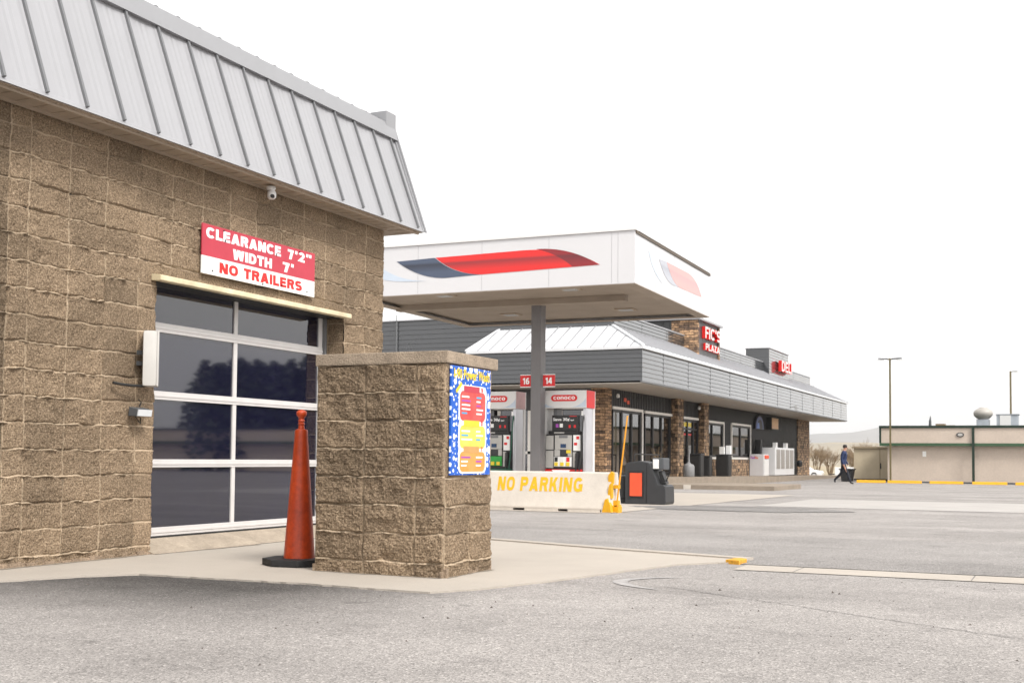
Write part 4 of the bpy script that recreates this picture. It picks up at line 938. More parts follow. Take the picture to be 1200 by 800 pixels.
# main walls
mb = MB(); mb.box(-30, WX-.06, WY+.05, WE, -.3, 3.6); mb.box(-30, -14.45, 39.42, WE, 3.6, 5.5); mb.box(-30, -19.3, 39.42, WE, -.3, 3.6)
mb.build('inner_wall', VOID, st)
def lap(mbx, axis, fixed, a, b, z0, z1, n, out, sgn):
    """horizontal lapped siding: axis 'y' -> wall plane x=fixed, runs along y; sgn outward direction"""
    for i in range(n):
        za = z0+(z1-z0)*i/n; zc = z0+(z1-z0)*(i+1)/n
        prof = [(fixed, za), (fixed+sgn*out, za+.004), (fixed+sgn*out*.25, zc), (fixed, zc)]
        if axis == 'y': mbx.prism(prof, 'y', a, b)
        else: mbx.prism(prof, 'x', a, b)
mb = MB()
joints = [EYs]+[39.81+3.05*k for k in range(13)]+[EYe]
for a, b in zip(joints, joints[1:]): lap(mb, 'y', EXs-.03, a+.006, b-.006, FZ0+.02, FZ1, 7, .03, 1)
lap(mb, 'x', EYs+.03, -19.3, EXs-.001, FZ0+.02, FZ1, 7, .03, -1)
mb.build('eave_siding', CHAR, st)
mb = MB()
for a in joints[1:-1]: mb.box(EXs-.02, EXs-.004, a-.02, a+.02, FZ0, FZ1)
mb.box(EXs-.06, EXs+.008, EYs, EYe, FZ0-.03, FZ0+.018)
mb.build('eave_trim', GALV_D, st)
mb = MB(); mb.box(EXs-.08, EXs+.07, EYs-.07, EYe+.02, FZ1+.002, FZ1+.10); mb.box(-19.36, EXs-.081, EYs-.07, EYs+.08, FZ1+.002, FZ1+.10); mb.build('gutter', ROOFW, st, bevel=.01)
mb = MB(); mb.box(-15, EXs-.06, EYs+.04, EYe, FZ0-.06, FZ0-.031); mb.box(-19.3, -15, EYs+.04, WY+.05, FZ0-.06, FZ0-.031); mb.build('soffit', SOFF_S, st)
mb = MB()
for y in np.arange(41, 77, 4.2): mb.lathe((-13.8, y, FZ0-.075), [(.07, 0), (.09, .014)], 14)
mb.build('soffit_light', LENSM, st)
# roofs: sloped metal along the eaves
RZ0, RZ1, RX1, RY1 = FZ1+.10, 5.56, -14.42, 39.15
mb = MB()
E0 = (EXs+.05, EYs-.05, RZ0); mb.face([(EXs+.05, EYs-.05, RZ0), (EXs+.05, EYe, RZ0), (RX1, EYe-2.6, RZ1), (RX1, RY1, RZ1)])
mb.face([(-19.36, EYs-.05, RZ0), (EXs+.05, EYs-.05, RZ0), (RX1, RY1, RZ1), (-18.9, RY1, RZ1)])
mb.face([(EXs+.05, EYe, RZ0), (-18, EYe, RZ0), (-18, EYe-2.6, RZ1), (RX1, EYe-2.6, RZ1)])
mb.face([(-19.36, EYs-.05, RZ0), (-18.9, RY1, RZ1), (-19.36, RY1, RZ0)])
def rib(p, q, w_=.02, h=.035):
    p, q = Vector(p), Vector(q); d = (q-p).normalized(); up = Vector((0, 0, 1)); sd = d.cross(up).normalized()*w_; n = Vector((0, 0, h))
    v = [p-sd, p+sd, q+sd, q-sd]; v = v+[k+n for k in v]
    mb.add([tuple(k) for k in v], [(0, 1, 5, 4), (1, 2, 6, 5), (2, 3, 7, 6), (3, 0, 4, 7), (4, 5, 6, 7)])
mb.m = 1
k = (RY1-EYs+.05); kx = EXs+.05-RX1
for x in np.arange(-18.9, -12.9, .48):
    top = (x, RY1, RZ1)
    if x > RX1: t = (EXs+.05-x)/kx; top = (x, EYs-.05+k*t, RZ0+(RZ1-RZ0)*t)
    rib((x, EYs-.05, RZ0), top)
for y in np.arange(37.9, EYe-.2, .48):
    top = (RX1, y, RZ1)
    if y < RY1: t = (y-EYs+.05)/k; top = (EXs+.05-kx*t, y, RZ0+(RZ1-RZ0)*t)
    if y > EYe-2.6: t = (EYe-y)/2.6; top = (EXs+.05-kx*t, y, RZ0+(RZ1-RZ0)*t)
    rib((EXs+.05, y, RZ0), top)
mb.m = 0; rib((EXs+.05, EYs-.05, RZ0), (RX1, RY1, RZ1), .06, .05); rib((-19.36, EYs-.05, RZ0), (-18.9, RY1, RZ1), .06, .05); rib((EXs+.05, EYe, RZ0), (RX1, EYe-2.6, RZ1), .06, .05)
mb.build('roof', [ROOFW, GALV], st)
# parapets
for a, b in ((39.2, 47.7), (51.2, 62.0), (66.8, 74.9)):
    mb = MB(); js = list(np.arange(a, b, 3.05))+[b]
    for c0_, c1_ in zip(js, js[1:]):
        if c1_-c0_ > .1: lap(mb, 'y', RX1, c0_+.012, c1_-.012, 5.5, 6.02, 4, .03, 1)
    mb.build('parapet', CHAR, st)
    mb = MB(); mb.box(RX1-.25, RX1+.05, a+(.05 if a < 40 else 0), b, 6.022, 6.075); mb.build('coping', GALV, st)
mb = MB(); lap(mb, 'x', 39.17, -30, -19.38, 0.0, 6.06, 34, .03, -1); lap(mb, 'x', 39.17, -19.378, RX1+.02, 5.35, 6.06, 4, .03, -1)
mb.build('parapet', CHAR, st)
mb = MB(); mb.box(-30, RX1+.05, 39.08, 39.199, 6.062, 6.10); mb.build('coping', GALV, st)
mb = MB(); mb.box(-30, RX1-.02, 39.2, 74.9, 5.5, 6.0); mb.build('flat_roof', GALV_D, st)
# sign tower
TX0, TY0, TY1, TZ1 = -13.82, 47.72, 51.25, 6.70
mb = MB(); mb.box(-14.95, TX0, TY0, TY0+.25, 4.9, TZ1); tw = mb.build('sign_tower', STONE, st); mb = MB(); mb.box(-14.95, TX0, TY1-.22, TY1, 4.9, TZ1); mb.build('stone_corner', STONE, tw)
mb = MB(); mb.box(-17.6, TX0-.05, TY0+.2505, TY1-.2205, 4.9, TZ1); mb.box(-17.6, -14.955, TY0+.06, TY0+.25, 4.9, TZ1)
for x in np.arange(-17.5, -15, .3): mb.box(x, x+.05, TY0+.03, TY0+.06, 5.5, TZ1)
mb.build('tower_siding', CHAR_W, tw)
mb = MB(); mb.box(-17.75, TX0+.12, TY0-.12, TY1+.12, TZ1+.003, TZ1+.09); mb.build('tower_cap', GALV, tw, bevel=.01)
def sign_letters(txt, x, y0, y1, z0, h, depth, parent):
    q = MB(); text_mb(q, txt, (x, y0, z0), (0, 1, 0), (0, 0, 1), y1-y0, h, depth, .24); q.build('letter_side', LRED, parent)
    q = MB(); text_mb(q, txt, (x+depth+.002, y0, z0), (0, 1, 0), (0, 0, 1), y1-y0, h, .006, .19); q.build('letter_face', mat('letter_face_white', (.62, .56, .55), .4, .03, 3), parent)
sign_letters("FIC'S", TX0-.04, 48.55, 51.0, 6.0, .50, .14, tw)
sign_letters("PLAZA", TX0-.04, 48.75, 51.0, 5.52, .29, .10, tw)
# deli box
mb = MB(); DX0 = -14.08
lap(mb, 'y', DX0, 62.0, 65.2, 5.2, 6.76, 10, .03, 1); lap(mb, 'y', DX0, 65.23, 66.8, 5.2, 6.76, 10, .03, 1); lap(mb, 'x', 62.0, -15.3, DX0+.005, 5.2, 6.76, 10, .03, -1)
mb.box(-15.3, DX0-.01, 62.01, 66.8, 5.2, 6.75); db = mb.build('sign_box', CHAR, st)
mb = MB(); mb.box(-15.35, DX0+.06, 61.93, 66.86, 6.763, 6.80); mb.build('box_cap', GALV, db)
sign_letters('DELI', DX0+.10, 63.9, 66.55, 5.68, .58, .18, db)
# +X wall: ribbed charcoal siding with openings
mb = MB(); mb.box(WX-.055, WX-.02, 40.1, WE-.2, 2.6, FZ0-.061); mb.box(WX-.055, WX-.02, 55.7, 57.1, .3, 2.6); mb.box(WX-.055, WX-.02, 61.2, WE-.2, -.2, 2.6); mb.box(WX-.055, WX-.02, 52.2, 61.2, -.1, .98)
mb.box(WX-.055, WX-.02, 40.1, 47.3, -.1, .25)
def ribs(y0, y1, z0, z1):
    for y in np.arange(y0, y1, .2): mb.prism([(y, WX-.02), (y+.03, WX+.012), (y+.06, WX+.012), (y+.09, WX-.02)], 'z', z0, z1) if False else mb.box(WX-.02, WX+.012, y, y+.06, z0, z1)
ribs(40.2, WE-.3, 2.66, FZ0-.065); ribs(55.72, 57.1, .95, 2.655); ribs(61.2, WE-.3, -.2, 2.655)
mb.box(-19.3, WX-.06, WY, WY+.04, 2.6, FZ0-.061)
mb.build('ribbed_wall', CHAR_W, st)
def window(y0, y1, z0, z1, mull, trim_bottom=True, right_trim=True):
    q = MB(); q.box(WX-.02, WX+.05, y0-.02, y1+.10, z1, z1+.10)
    if right_trim: q.box(WX-.02, WX+.05, y1, y1+.11, z0, z1-.001)
    if trim_bottom: q.box(WX-.02, WX+.06, y0, y1+.11, z0-.10, z0-.001); q.box(WX-.02, WX+.05, y0-.08, y0, z0-.1, z1-.001)
    wn = q.build('window', FRAMEW, st)
    q = MB(); bars = [y0]+list(mull)+[y1]
    for i, b in enumerate(bars): q.box(WX-.05, WX+.02, b-(.0 if i == 0 else .05 if i < len(bars)-1 else .16), b+(.07 if i < len(bars)-1 else 0), z0, z1-.001)
    q.box(WX-.05, WX+.015, y0, y1, z1-.10, z1-.002); q.box(WX-.05, WX+.015, y0, y1, z0+.001, z0+.08)
    q.build('window_frame', BLACK, wn)
    for a, b in zip(bars, bars[1:]):
        p = MB(); p.face([(WX-.03, a, z0), (WX-.03, b, z0), (WX-.03, b, z1), (WX-.03, a, z1)]); p.build('pane', GLASS_S, wn)
    return wn
window(40.3, 43.55, walkz(42)+.1, 2.66, (41.3, 42.4), False)
window(43.95, 47.3, walkz(45)+.1, 2.64, (44.95, 46.05), False, False)
window(52.3, 55.65, .98, 2.56, (53.7,))
window(57.25, 61.0, .98, 2.58, (59.0,))
q = MB(); q.box(WX-.02, WX+.05, 48.35, 51.35, 2.60, 2.70); ent = q.build('entrance_door', FRAMEW, st)
q = MB(); zb0 = walkz(50)
for y, w_ in ((48.3, .16), (48.95, .12), (49.68, .10), (50.55, .14), (51.25, .14)): q.box(WX-.05, WX+.02, y, y+w_, zb0, 2.598)
q.box(WX-.045, WX+.015, 48.3, 51.4, 2.14, 2.22); q.box(WX-.045, WX+.015, 48.3, 51.4, 2.5, 2.597); q.box(WX-.045, WX+.015, 48.3, 51.4, zb0, zb0+.12); q.build('door_frame', BLACK, ent)
for a, b in ((48.46, 48.95), (49.07, 49.68), (49.78, 50.55), (50.69, 51.25)):
    p = MB(); p.face([(WX-.03, a, zb0), (WX-.03, b, zb0), (WX-.03, b, 2.55), (WX-.03, a, 2.55)]); p.build('pane', GLASS_S, ent)
for y in (49.62, 49.86):
    p = MB(); p.tube([(WX+.02, y, 1.0), (WX+.07, y, 1.05), (WX+.07, y, 1.30), (WX+.02, y, 1.35)], .02, 6); p.build('door_handle', GALV_D, ent)
p = MB(); p.box(WX-.026, WX-.022, 49.2, 49.55, 1.9, 1.98); p.box(WX-.026, WX-.022, 49.9, 50.4, 1.9, 1.98); p.build('door_notice', PUMPR, ent)
p = MB(); p.box(WX-.026, WX-.022, 49.2, 50.4, 2.28, 2.46); p.build('door_notice', YELT, ent)
# stone piers
for (a, b, out, back) in ((WY-.15, 40.17, .02, .55), (47.42, 48.27, .28, .3), (51.42, 52.18, .28, .3)):
    q = MB(); q.box(WX-back, WX+out, a, b, -.2, FZ0-.061); q.build('stone_pier', STONE if a < 45 else RUBBLE, st, bevel=.02)
q = MB(); q.box(WX-1.5, WX+.06, 73.0, WE+.05, -.3, FZ0-.061); q.build('stone_pier', RUBBLE, st, bevel=.02)
q = MB(); q.box(WX-.02, WX+.09, 52.2, 61.35, -.1, .875); q.build('stone_wainscot', RUBBLE, st)
# front wall below the pent roof
q = MB()
for x in np.arange(-19.2, -15.5, 1.25): q.box(x, x+.12, WY-.05, WY+.02, .1, 2.6)
q.box(-19.3, -15.4, WY-.05, WY+.02, 1.0, 1.1); fr = q.build('front_window', FRAMEW, st)
for x in np.arange(-19.08, -15.6, 1.25):
    p = MB(); p.face([(x, WY, .1), (x+1.13, WY, .1), (x+1.13, WY, 2.6), (x, WY, 2.6)]); p.build('pane', GLASS, fr)
for y in (40.45, 51.0):
    p = MB(); p.lathe((WX+.16, y, 3.12), [(.02, .1), (.05, .08), (.07, 0), (.05, -.05)], 12); p.build('wall_lamp', SWHITE, st)
p = MB(); p.box(WX+.013, WX+.03, 41.5, 41.75, 2.98, 3.12); p.box(WX+.013, WX+.03, 41.85, 42.1, 2.90, 3.04); p.build('wall_badge', KORANGE, st)
fs = thing('flood_light', 'small white flood light on the dark siding beside the car wash corner', 'light', (-23.8, 39.0, 4.7))
p = MB(); p.box(-24.0, -23.7, 38.9, 39.06, 4.62, 4.78); p.build('housing', WHITE, fs, bevel=.02)
p = MB(); p.box(-23.68, -23.5, 38.95, 39.1, 4.60, 4.80); p.build('bracket', BLACK, fs)
p = MB(); p.tube([(-23.25, 39.08, 4.4), (-23.25, 39.08, 6.3)], .02, 6); p.build('conduit', GALV_D, st)
# wall signs
a1 = thing('arch_sign', 'blue and black arched wall sign over the white drop box', 'sign', (WX+.1, 62.7, 2.5))
arch = [(61.75, 2.50)]+[(62.7+.95*math.cos(R(180-180*k/14)), 2.62+.60*math.sin(R(180-180*k/14))) for k in range(15)]+[(63.65, 2.50)]
p = MB(); p.prism(arch, 'x', WX+.013, WX+.12); p.build('sign_panel', BLACK, a1)
p = MB(); p.prism([(62.7+(y-62.7)*.9, 2.5+(z-2.5)*.95) for y, z in arch], 'x', WX+.121, WX+.13); p.build('sign_border', mat('sign_blue', (.035, .055, .20), .4), a1)
p = MB(); p.prism([(62.75+(y-62.7)*.62, 2.5+(z-2.5)*.72) for y, z in arch], 'x', WX+.131, WX+.137); p.build('sign_emblem', BLACK, a1)
p = MB(); p.prism([(62.0, 2.53), (62.6, 2.53), (62.5, 2.85), (62.1, 2.8)], 'x', WX+.138, WX+.144); p.build('sign_emblem', mat('sign_bright_blue', (.03, .12, .42), .4), a1)
a2 = thing('square_sign', 'square orange-brown picture sign beside the blue arched wall sign', 'sign', (WX+.1, 65.5, 2.6))
p = MB(); p.box(WX+.013, WX+.30, 64.75, 66.45, 2.55, 3.22); p.build('sign_box', BLACK, a2)
p = MB(); p.box(WX+.302, WX+.31, 64.82, 66.4, 2.59, 3.18); p.build('sign_panel', BRICKP, a2)

# sidewalk and islands
mb = MB()
def slab_along(x0, x1, y0, y1, top, th, m, name):
    q = MB(); ys = np.linspace(y0, y1, 8)
    for a, b in zip(ys, ys[1:]):
        q.add([(x0, a, top(a)-th), (x1, a, top(a)-th), (x1, b, top(b)-th), (x0, b, top(b)-th), (x0, a, top(a)), (x1, a, top(a)), (x1, b, top(b)), (x0, b, top(b))], [(0, 3, 2, 1), (4, 5, 6, 7), (0, 1, 5, 4), (1, 2, 6, 5), (2, 3, 7, 6), (3, 0, 4, 7)])
    return struct(q.build(name, m))
slab_along(-20, -12.9, 37.6, 80, walkz, .35, CONC_T, 'sidewalk')
slab_along(-12.898, -12.72, 37.6, 80, lambda y: walkz(y)+.004, .35, CONC_T, 'sidewalk_kerb')
q = MB(); q.box(-13.5, -8.6, 38.6, 43.0, -.3, .00); struct(q.build('island_pavement', CONC_T, bevel=.02))
q = MB(); q.box(-13.5, -8.55, 38.42, 38.598, -.3, .004); struct(q.build('island_kerb', CONC_T, bevel=.015))
q = MB(); q.box(-11.6, -11.35, 38.40, 38.418, -.17, .002); struct(q.build('island_kerb_marking', CONC_W))
# things along the store front
def bin_at(x, y, w_, h, label, name='litter_bin', topper=False):
    z = walkz(y); t = thing(name, label, 'bin', (x, y, z), 'black bins at the store front')
    q = MB(); q.prism([(x-w_/2, y-w_/2), (x+w_/2, y-w_/2), (x+w_/2, y+w_/2), (x-w_/2, y+w_/2)], 'z', z, z+h); q.build('body', BLACK, t, bevel=.06)
    q = MB(); q.box(x-w_/2-.02, x+w_/2+.02, y-w_/2-.02, y+w_/2+.02, z+h+.002, z+h+.06); q.build('lid', KIOSK, t, bevel=.02)
    return t
bin_at(-14.2, 48.9, .52, .92, 'black litter bin against the stone pier left of the entrance')
bin_at(-14.3, 50.7, .48, .86, 'black litter bin with blue poster right of the entrance door')
b3 = bin_at(-14.15, 53.2, .60, .95, 'black bin stacked with white boxes under the second window group')
for (x0, y0, h, m) in ((-14.2, 52.95, .34, SWHITE), (-14.0, 53.35, .40, LWHITE)):
    q = MB(); q.box(x0-.1, x0+.12, y0, y0+.18, walkz(53)+1.012, walkz(53)+1.012+h); o = q.build('white_box', m, None, bevel=.01)
    o['label'] = 'slim white box standing on the black bin, '+('farther from' if h < .38 else 'nearer to')+' the drop box'; o['category'] = 'box'
z = walkz(47.6); sm = thing('ash_receptacle', 'grey smokers post with wide base by the stone pier', 'ashtray', (-14.2, 47.3, z))
q = MB(); q.lathe((-14.15, 47.6, z), [(.22, 0), (.24, .03), (.24, .42), (.20, .50), (.10, .54), (.045, .60), (.04, 1.05), (.05, 1.07), (.05, 1.12), (.01, 1.14)], 20); q.build('body', mat('ash_grey', (.22, .22, .225), .5), sm, smooth=True)
for y, zt2, lab in ((43.8, .95, 'dark planter with dry stems in front of the windows'),):
    z = walkz(y); t = thing('planter', lab, 'planter', (-14.3, y, z))
    q = MB(); q.lathe((-14.3, y, z), [(.18, 0), (.26, .40), (.28, .42), (.28, .46), (.2, .45)], 18); q.build('pot', CONC_T, t, smooth=True)
    rs = random.Random(3); q = MB()
    for k in range(46):
        a = rs.uniform(0, 6.28); l = rs.uniform(.3, .75); q.tube([(-14.3, y, z+.42), (-14.3+.12*math.cos(a), y+.12*math.sin(a), z+.42+l*.6), (-14.3+.24*math.cos(a), y+.24*math.sin(a), z+.42+l)], [.008, .006, .003], 4)
    q.build('stems', BARK, t)
bk = thing('rail', 'dark handrail running in front of the first store windows', 'rail', (-14.1, 42, walkz(42)))
q = MB(); zr = walkz(42)
q.tube([(-14.0, 40.3, zr+.85), (-14.0, 43.2, zr+.83)], .025, 8); q.build('top_rail', BLACK, bk)
for y in (40.3, 43.2):
    q = MB(); q.tube([(-14.0, y, zr), (-14.0, y, zr+.85)], .025, 8); q.build('post', BLACK, bk)
z = walkz(60.8)
fx = thing('drop_box', 'white courier drop box with purple and orange lettering beside the freezer', 'drop box', (-14.4, 60.9, z))
q = MB(); q.box(-14.72, -13.98, 60.4, 61.5, z, z+1.12); q.build('body', mat('courier_white', (.56, .55, .565), .4, .03, 3), fx, bevel=.03)
q = MB(); q.box(-13.978, -13.95, 60.45, 61.45, z+.02, z+.85); q.build('front_door', WHITE, fx, bevel=.01)
q = MB(); q.box(-13.978, -13.93, 60.6, 61.35, z+.90, z+1.06); q.build('chute', KORANGE, fx, bevel=.01)
q = MB(); font_mb(q, 'Fed', (-14.66, 60.397, z+.88), (1, 0, 0), (0, 0, 1), .22, .13, .003, .03); q.build('lettering', PPUR, fx)
q = MB(); font_mb(q, 'Ex', (-14.43, 60.397, z+.88), (1, 0, 0), (0, 0, 1), .17, .13, .003, .03); q.build('lettering', mat('courier_orange', (.75, .12, .02), .4), fx)
z = walkz(65)
ic = thing('ice_freezer', 'long white outdoor freezer with grey louvred doors by the end pier', 'freezer', (-14.3, 65, z))
q = MB(); q.box(-14.75, -13.82, 62.3, 67.2, z+.05, z+1.52); q.build('cabinet', mat('freezer_white', (.62, .62, .63), .4, .03, 3), ic, bevel=.02)
for a in (62.65, 63.75, 64.95, 66.05):
    q = MB(); q.box(-13.818, -13.80, a, a+.85, z+.40, z+1.42); dd = q.build('door', mat('louvre_grey', (.30, .28, .26), .5, .05, 8) if a < 63 else MATS['louvre_grey'], ic)
    q = MB()
    for k in range(8): q.box(-13.7995, -13.79, a+.05, a+.8, z+.45+.12*k, z+.50+.12*k)
    q.build('louvre', MATS['louvre_grey'], dd)
for y in (63.4, 66.0):
    q = MB(); q.box(-14.2, -14.0, y, y+.35, z+1.522, z+1.80); q.build('vent_box', WHITE, ic, bevel=.02)
q = MB(); q.box(-14.75, -14.45, 61.75, 62.1, walkz(62), walkz(62)+1.9); o = q.build('gas_cabinet', BLACK, None, bevel=.03, loc=(-14.6, 61.9, walkz(62))); tag(o, 'narrow black cabinet behind the white drop box', 'cabinet')
q = MB(); q.lathe((-14.55, 72.3, walkz(72)+.5), [(.02, 0), (.16, .05), (.18, .3), (.1, .42)], 14); o = q.build('hose_reel', BLACK); tag(o, 'black hose reel on the wall beside the end stone pier', 'hose reel')

# ------------------------------------------------------------------ right building
rb = thing('service_building', 'low beige stucco building with green trim bands', 'building', (2, 66, -.2))
BYY = 61.3; BX = -7.98
mb = MB(); mb.box(BX, 44, BYY, 96, -.25, 1.64); mb.build('wall', STUCCO, rb)
mb = MB(); mb.box(BX-.32, 44, BYY-.28, 96.3, 1.76, 2.50); mb.build('fascia', STUCCO, rb)
mb = MB(); mb.box(BX-.345, 44, BYY-.32, 96.3, 1.62, 1.757); mb.build('lower_band', TRIMG, rb)
mb = MB(); mb.box(BX-.365, 44, BYY-.34, 96.3, 2.503, 2.62); mb.box(BX-.36, BX-.26, BYY-.30, BYY-.2, 1.76, 2.50); mb.build('upper_band', TRIMGD, rb)
mb = MB(); mb.box(BX, 44, BYY-.004, BYY+.1, -.2, -.12); mb.build('base_line', BINGREY, rb)
for x in (-3.96, 4.5, 12.0):
    q = MB(); q.box(x-.06, x+.06, BYY-.39, BYY-.341, -.2, 2.5); q.box(x-.06, x+.06, BYY-.40, BYY-.30, -.2, .0) if False else None; q.build('downpipe', TRIMGD, rb)
q = MB(); q.box(-6.32, -6.15, BYY-.02, BYY-.005, 1.10, 1.36); q.build('wall_notice', SWHITE, rb)
q = MB(); n = 16; q.prism([(-4.55+.18*math.cos(2*math.pi*k/n), 2.17+.11*math.sin(2*math.pi*k/n)) for k in range(n)], 'y', BYY-.33, BYY-.281); wl = q.build('wall_lamp', KIOSK, rb)
q = MB(); q.prism([(-4.55+.12*math.cos(2*math.pi*k/n), 2.17+.07*math.sin(2*math.pi*k/n)) for k in range(n)], 'y', BYY-.34, BYY-.331); q.build('lamp_lens', PUMPG, wl)
ef = thing('exhaust_fan', 'pale mushroom exhaust fan on the beige building roof', 'roof fan', (-3.52, BYY+2, 2.62))
s_f = (BYY+2)/58.5; fxx, fyy = -3.36*s_f, BYY+2
q = MB(); q.box(fxx-.30, fxx+.30, fyy-.3, fyy+.3, 2.6, 2.98); q.build('curb', ROOFG, ef, bevel=.02)
q = MB(); q.lathe((fxx, fyy, 2.98), [(.22, .0), (.30, .05), (.44, .20), (.46, .32), (.42, .42), (.26, .55), (.2, .56), (.18, .6)], 24); q.build('hood', mat('fan_alu', (.36, .34, .31), .45, .1, 4), ef, smooth=True)
hv = thing('rooftop_unit', 'grey boxy air conditioning unit on the beige building roof', 'air conditioner', (-2.5, BYY+2, 2.62))
q = MB(); q.box(-3.0, -2.02, BYY+1.6, BYY+2.8, 2.64, 3.20); q.build('body', ROOFG, hv, bevel=.015)
q = MB(); q.box(-2.85, -2.35, BYY+1.57, BYY+1.598, 2.66, 3.17); q.build('access_panel', WHITE, hv)
q = MB(); q.box(-3.04, -1.98, BYY+1.56, BYY+2.84, 3.203, 3.23); q.build('lid', ROOFG, hv)
vp = thing('roof_vent', 'thin tapered vent pipe on the beige building roof', 'vent', (-6.2, BYY+2, 2.62))
q = MB(); q.tube([(-6.15, BYY+2, 2.6), (-6.15, BYY+2, 2.92), (-6.13, BYY+2, 3.18)], [.07, .06, .012], 8); q.build('pipe', BINGREY, vp)
ch = thing('roof_hatch', 'flat brown roof hatch on the beige building roof', 'roof hatch', (-5.4, BYY+2, 2.62))
q = MB(); q.box(-5.85, -5.40, BYY+1.6, BYY+2.2, 2.6, 2.76); q.build('hatch', mat('hatch_brown', (.20, .14, .08), .7), ch); q = MB(); q.box(-5.39, -4.95, BYY+1.7, BYY+2.1, 2.6, 2.70); q.build('hatch_ledge', SOFF_S, ch)
# wheel stops
spans = [(-9.2, -7.85, 'end'), (-7.75, -6.18, ''), (-5.82, -4.32, ''), (-3.92, -2.40, ''), (-2.05, -.5, ''), (-.1, 1.4, '')]
labs = ['yellow parking kerb nearest the tan shed and black bin', 'yellow parking kerb at the foot of the light pole', 'yellow parking kerb just left of the green downpipe', 'yellow parking kerb just right of the green downpipe', 'yellow parking kerb at the right edge of the photo', 'yellow parking kerb farthest right beyond the others']
for (a, b, k), lab in zip(spans[:5], labs):
    q = MB(); yk = 59.4; z = -.2
    q.prism([(yk, z+.002), (yk+.22, z+.002), (yk+.17, z+.135), (yk+.05, z+.135)], 'x', a, b); o = q.build('parking_kerb', YEL, None, bevel=.015, loc=((a+b)/2, yk+.1, z)); tag(o, lab, 'wheel stop', 'yellow wheel stops along the beige building')
# light poles
def light_pole(x, y, z0, z1, r, label, heads):
    t = thing('light_pole', label, 'light pole', (x, y, z0))
    q = MB(); q.box(x-r, x+r, y-r, y+r, z0, z1); q.build('pole', POLEM, t, bevel=.01)
    q = MB(); q.box(x-r*1.8, x+r*1.8, y-r*1.8, y+r*1.8, z0, z0+.06); q.build('base_plate', BINGREY, t)
    for s in heads:
        q = MB(); q.prism([(x+s*.10, z1-.06), (x+s*.55, z1-.02), (x+s*.55, z1+.012), (x+s*.10, z1-.01)], 'y', y-.13, y+.13); hd = q.build('lamp_head', BINGREY, t)
        q = MB(); q.box(min(x+s*.30, x+s*.6), max(x+s*.30, x+s*.6), y-.1, y+.1, z1-.085, z1-.062); q.build('lamp_lens', LENSM, hd)
        q = MB(); q.tube([(x+s*r, y, z1-.05), (x+s*.12, y, z1-.05)], .03, 6); q.build('arm', POLEM, t)
    return t
light_pole(-7.72, 60.35, -.2, 5.92, .042, 'olive twin-headed light pole in front of the beige building', (-1, 1))
light_pole(-4.1, 110, -.7, 8.7, .075, 'single-headed light pole far behind the rooftop air conditioner', (1,))

# shed, bin, vehicles beyond
sh = thing('storage_shed', 'tan metal storage shed left of the beige building', 'shed', (-9.6, 68, -.2))
q = MB(); q.box(-10.45, -8.3, 66.6, 71, -.12, 1.55); q.build('wall', SHEDM, sh)
q = MB(); q.box(-10.55, -8.2, 66.5, 71.1, 1.552, 1.64); q.build('roof', mat('shed_roof', (.30, .24, .16), .7), sh)
q = MB(); q.box(-9.05, -8.45, 66.57, 66.598, -.08, 1.5); dr = q.build('door', SHEDM, sh)
q = MB(); q.box(-9.08, -9.055, 66.56, 66.599, -.08, 1.5); q.build('door_edge', mat('rust_line', (.22, .15, .08), .8), dr)
q = MB(); q.box(-9.06, -9.0, 66.53, 66.569, .45, .75); q.build('handle', KIOSK, dr)
q = MB(); q.box(-10.45, -8.3, 66.62, 71, -.22, -.121); q.build('skid', BLACK, sh)
tb = thing('wheeled_bin', 'black open-topped bin behind the walking person', 'bin', (-9.75, 62.2, -.2))
q = MB(); q.prism([(-10.34, -.19), (-9.86, -.19), (-9.76, .40), (-10.42, .40)], 'y', 61.9, 62.6); q.build('body', BLACK, tb, bevel=.03)
q = MB(); q.box(-10.46, -9.72, 61.85, 62.65, .402, .46); q.build('rim', KIOSK, tb, bevel=.02)

CARX = -27.75
def wheel(x, y, z, r, parent, w_=.2):
    q = MB(); q.tube([(x, y-w_/2, z), (x, y+w_/2, z)], r, 18); wh = q.build('wheel', TYRE, parent)
    q = MB(); q.tube([(x, y-w_/2-.012, z), (x, y+w_/2+.012, z)], r*.6, 14); q.build('rim', SILVER, wh)
def car(x, y, z, label):
    t = thing('parked_car', label, 'car', (x, y, z))
    q = MB(); side = [(x-2.2, z+.30), (x+2.2, z+.28), (x+2.25, z+.62), (x+2.1, z+.80), (x+1.1, z+.95), (x+.35, z+1.42), (x-1.1, z+1.47), (x-2.0, z+1.0), (x-2.25, z+.9)]
    q.prism(side, 'y', y-.85, y+.85); q.build('body', CARW, t, bevel=.08, smooth=True)
    q = MB(); q.prism([(x+.92, z+.95), (x+.30, z+1.36), (x-1.0, z+1.39), (x-1.7, z+1.0)], 'y', y-.862, y+.862); q.build('side_glass', GLASS, t)
    for s in (-1, 1):
        wheel(x+1.4, y+s*.75, z+.33, .33, t); wheel(x-1.4, y+s*.75, z+.33, .33, t)
        q = MB(); q.box(x+2.2, x+2.27, y+s*.6-.15, y+s*.6+.15, z+.62, z+.74); q.build('headlight', LENSM, t)
    return t
car(CARX, 140, -1.15, 'white parked car half hidden by the end stone pier')
tr = thing('box_trailer', 'low white box trailer parked before the bare trees', 'trailer', (-23.1, 142, -1.2))
q = MB(); q.box(-24.3, -21.9, 141, 143, -.85, .12); q.build('box', CARW, tr, bevel=.04)
for x in (-23.4, -22.7): wheel(x, 141.1, -.92, .26, tr)
q = MB(); q.tube([(-24.3, 142, -.7), (-25.1, 142, -.75)], .06, 6); q.build('drawbar', KIOSK, tr)

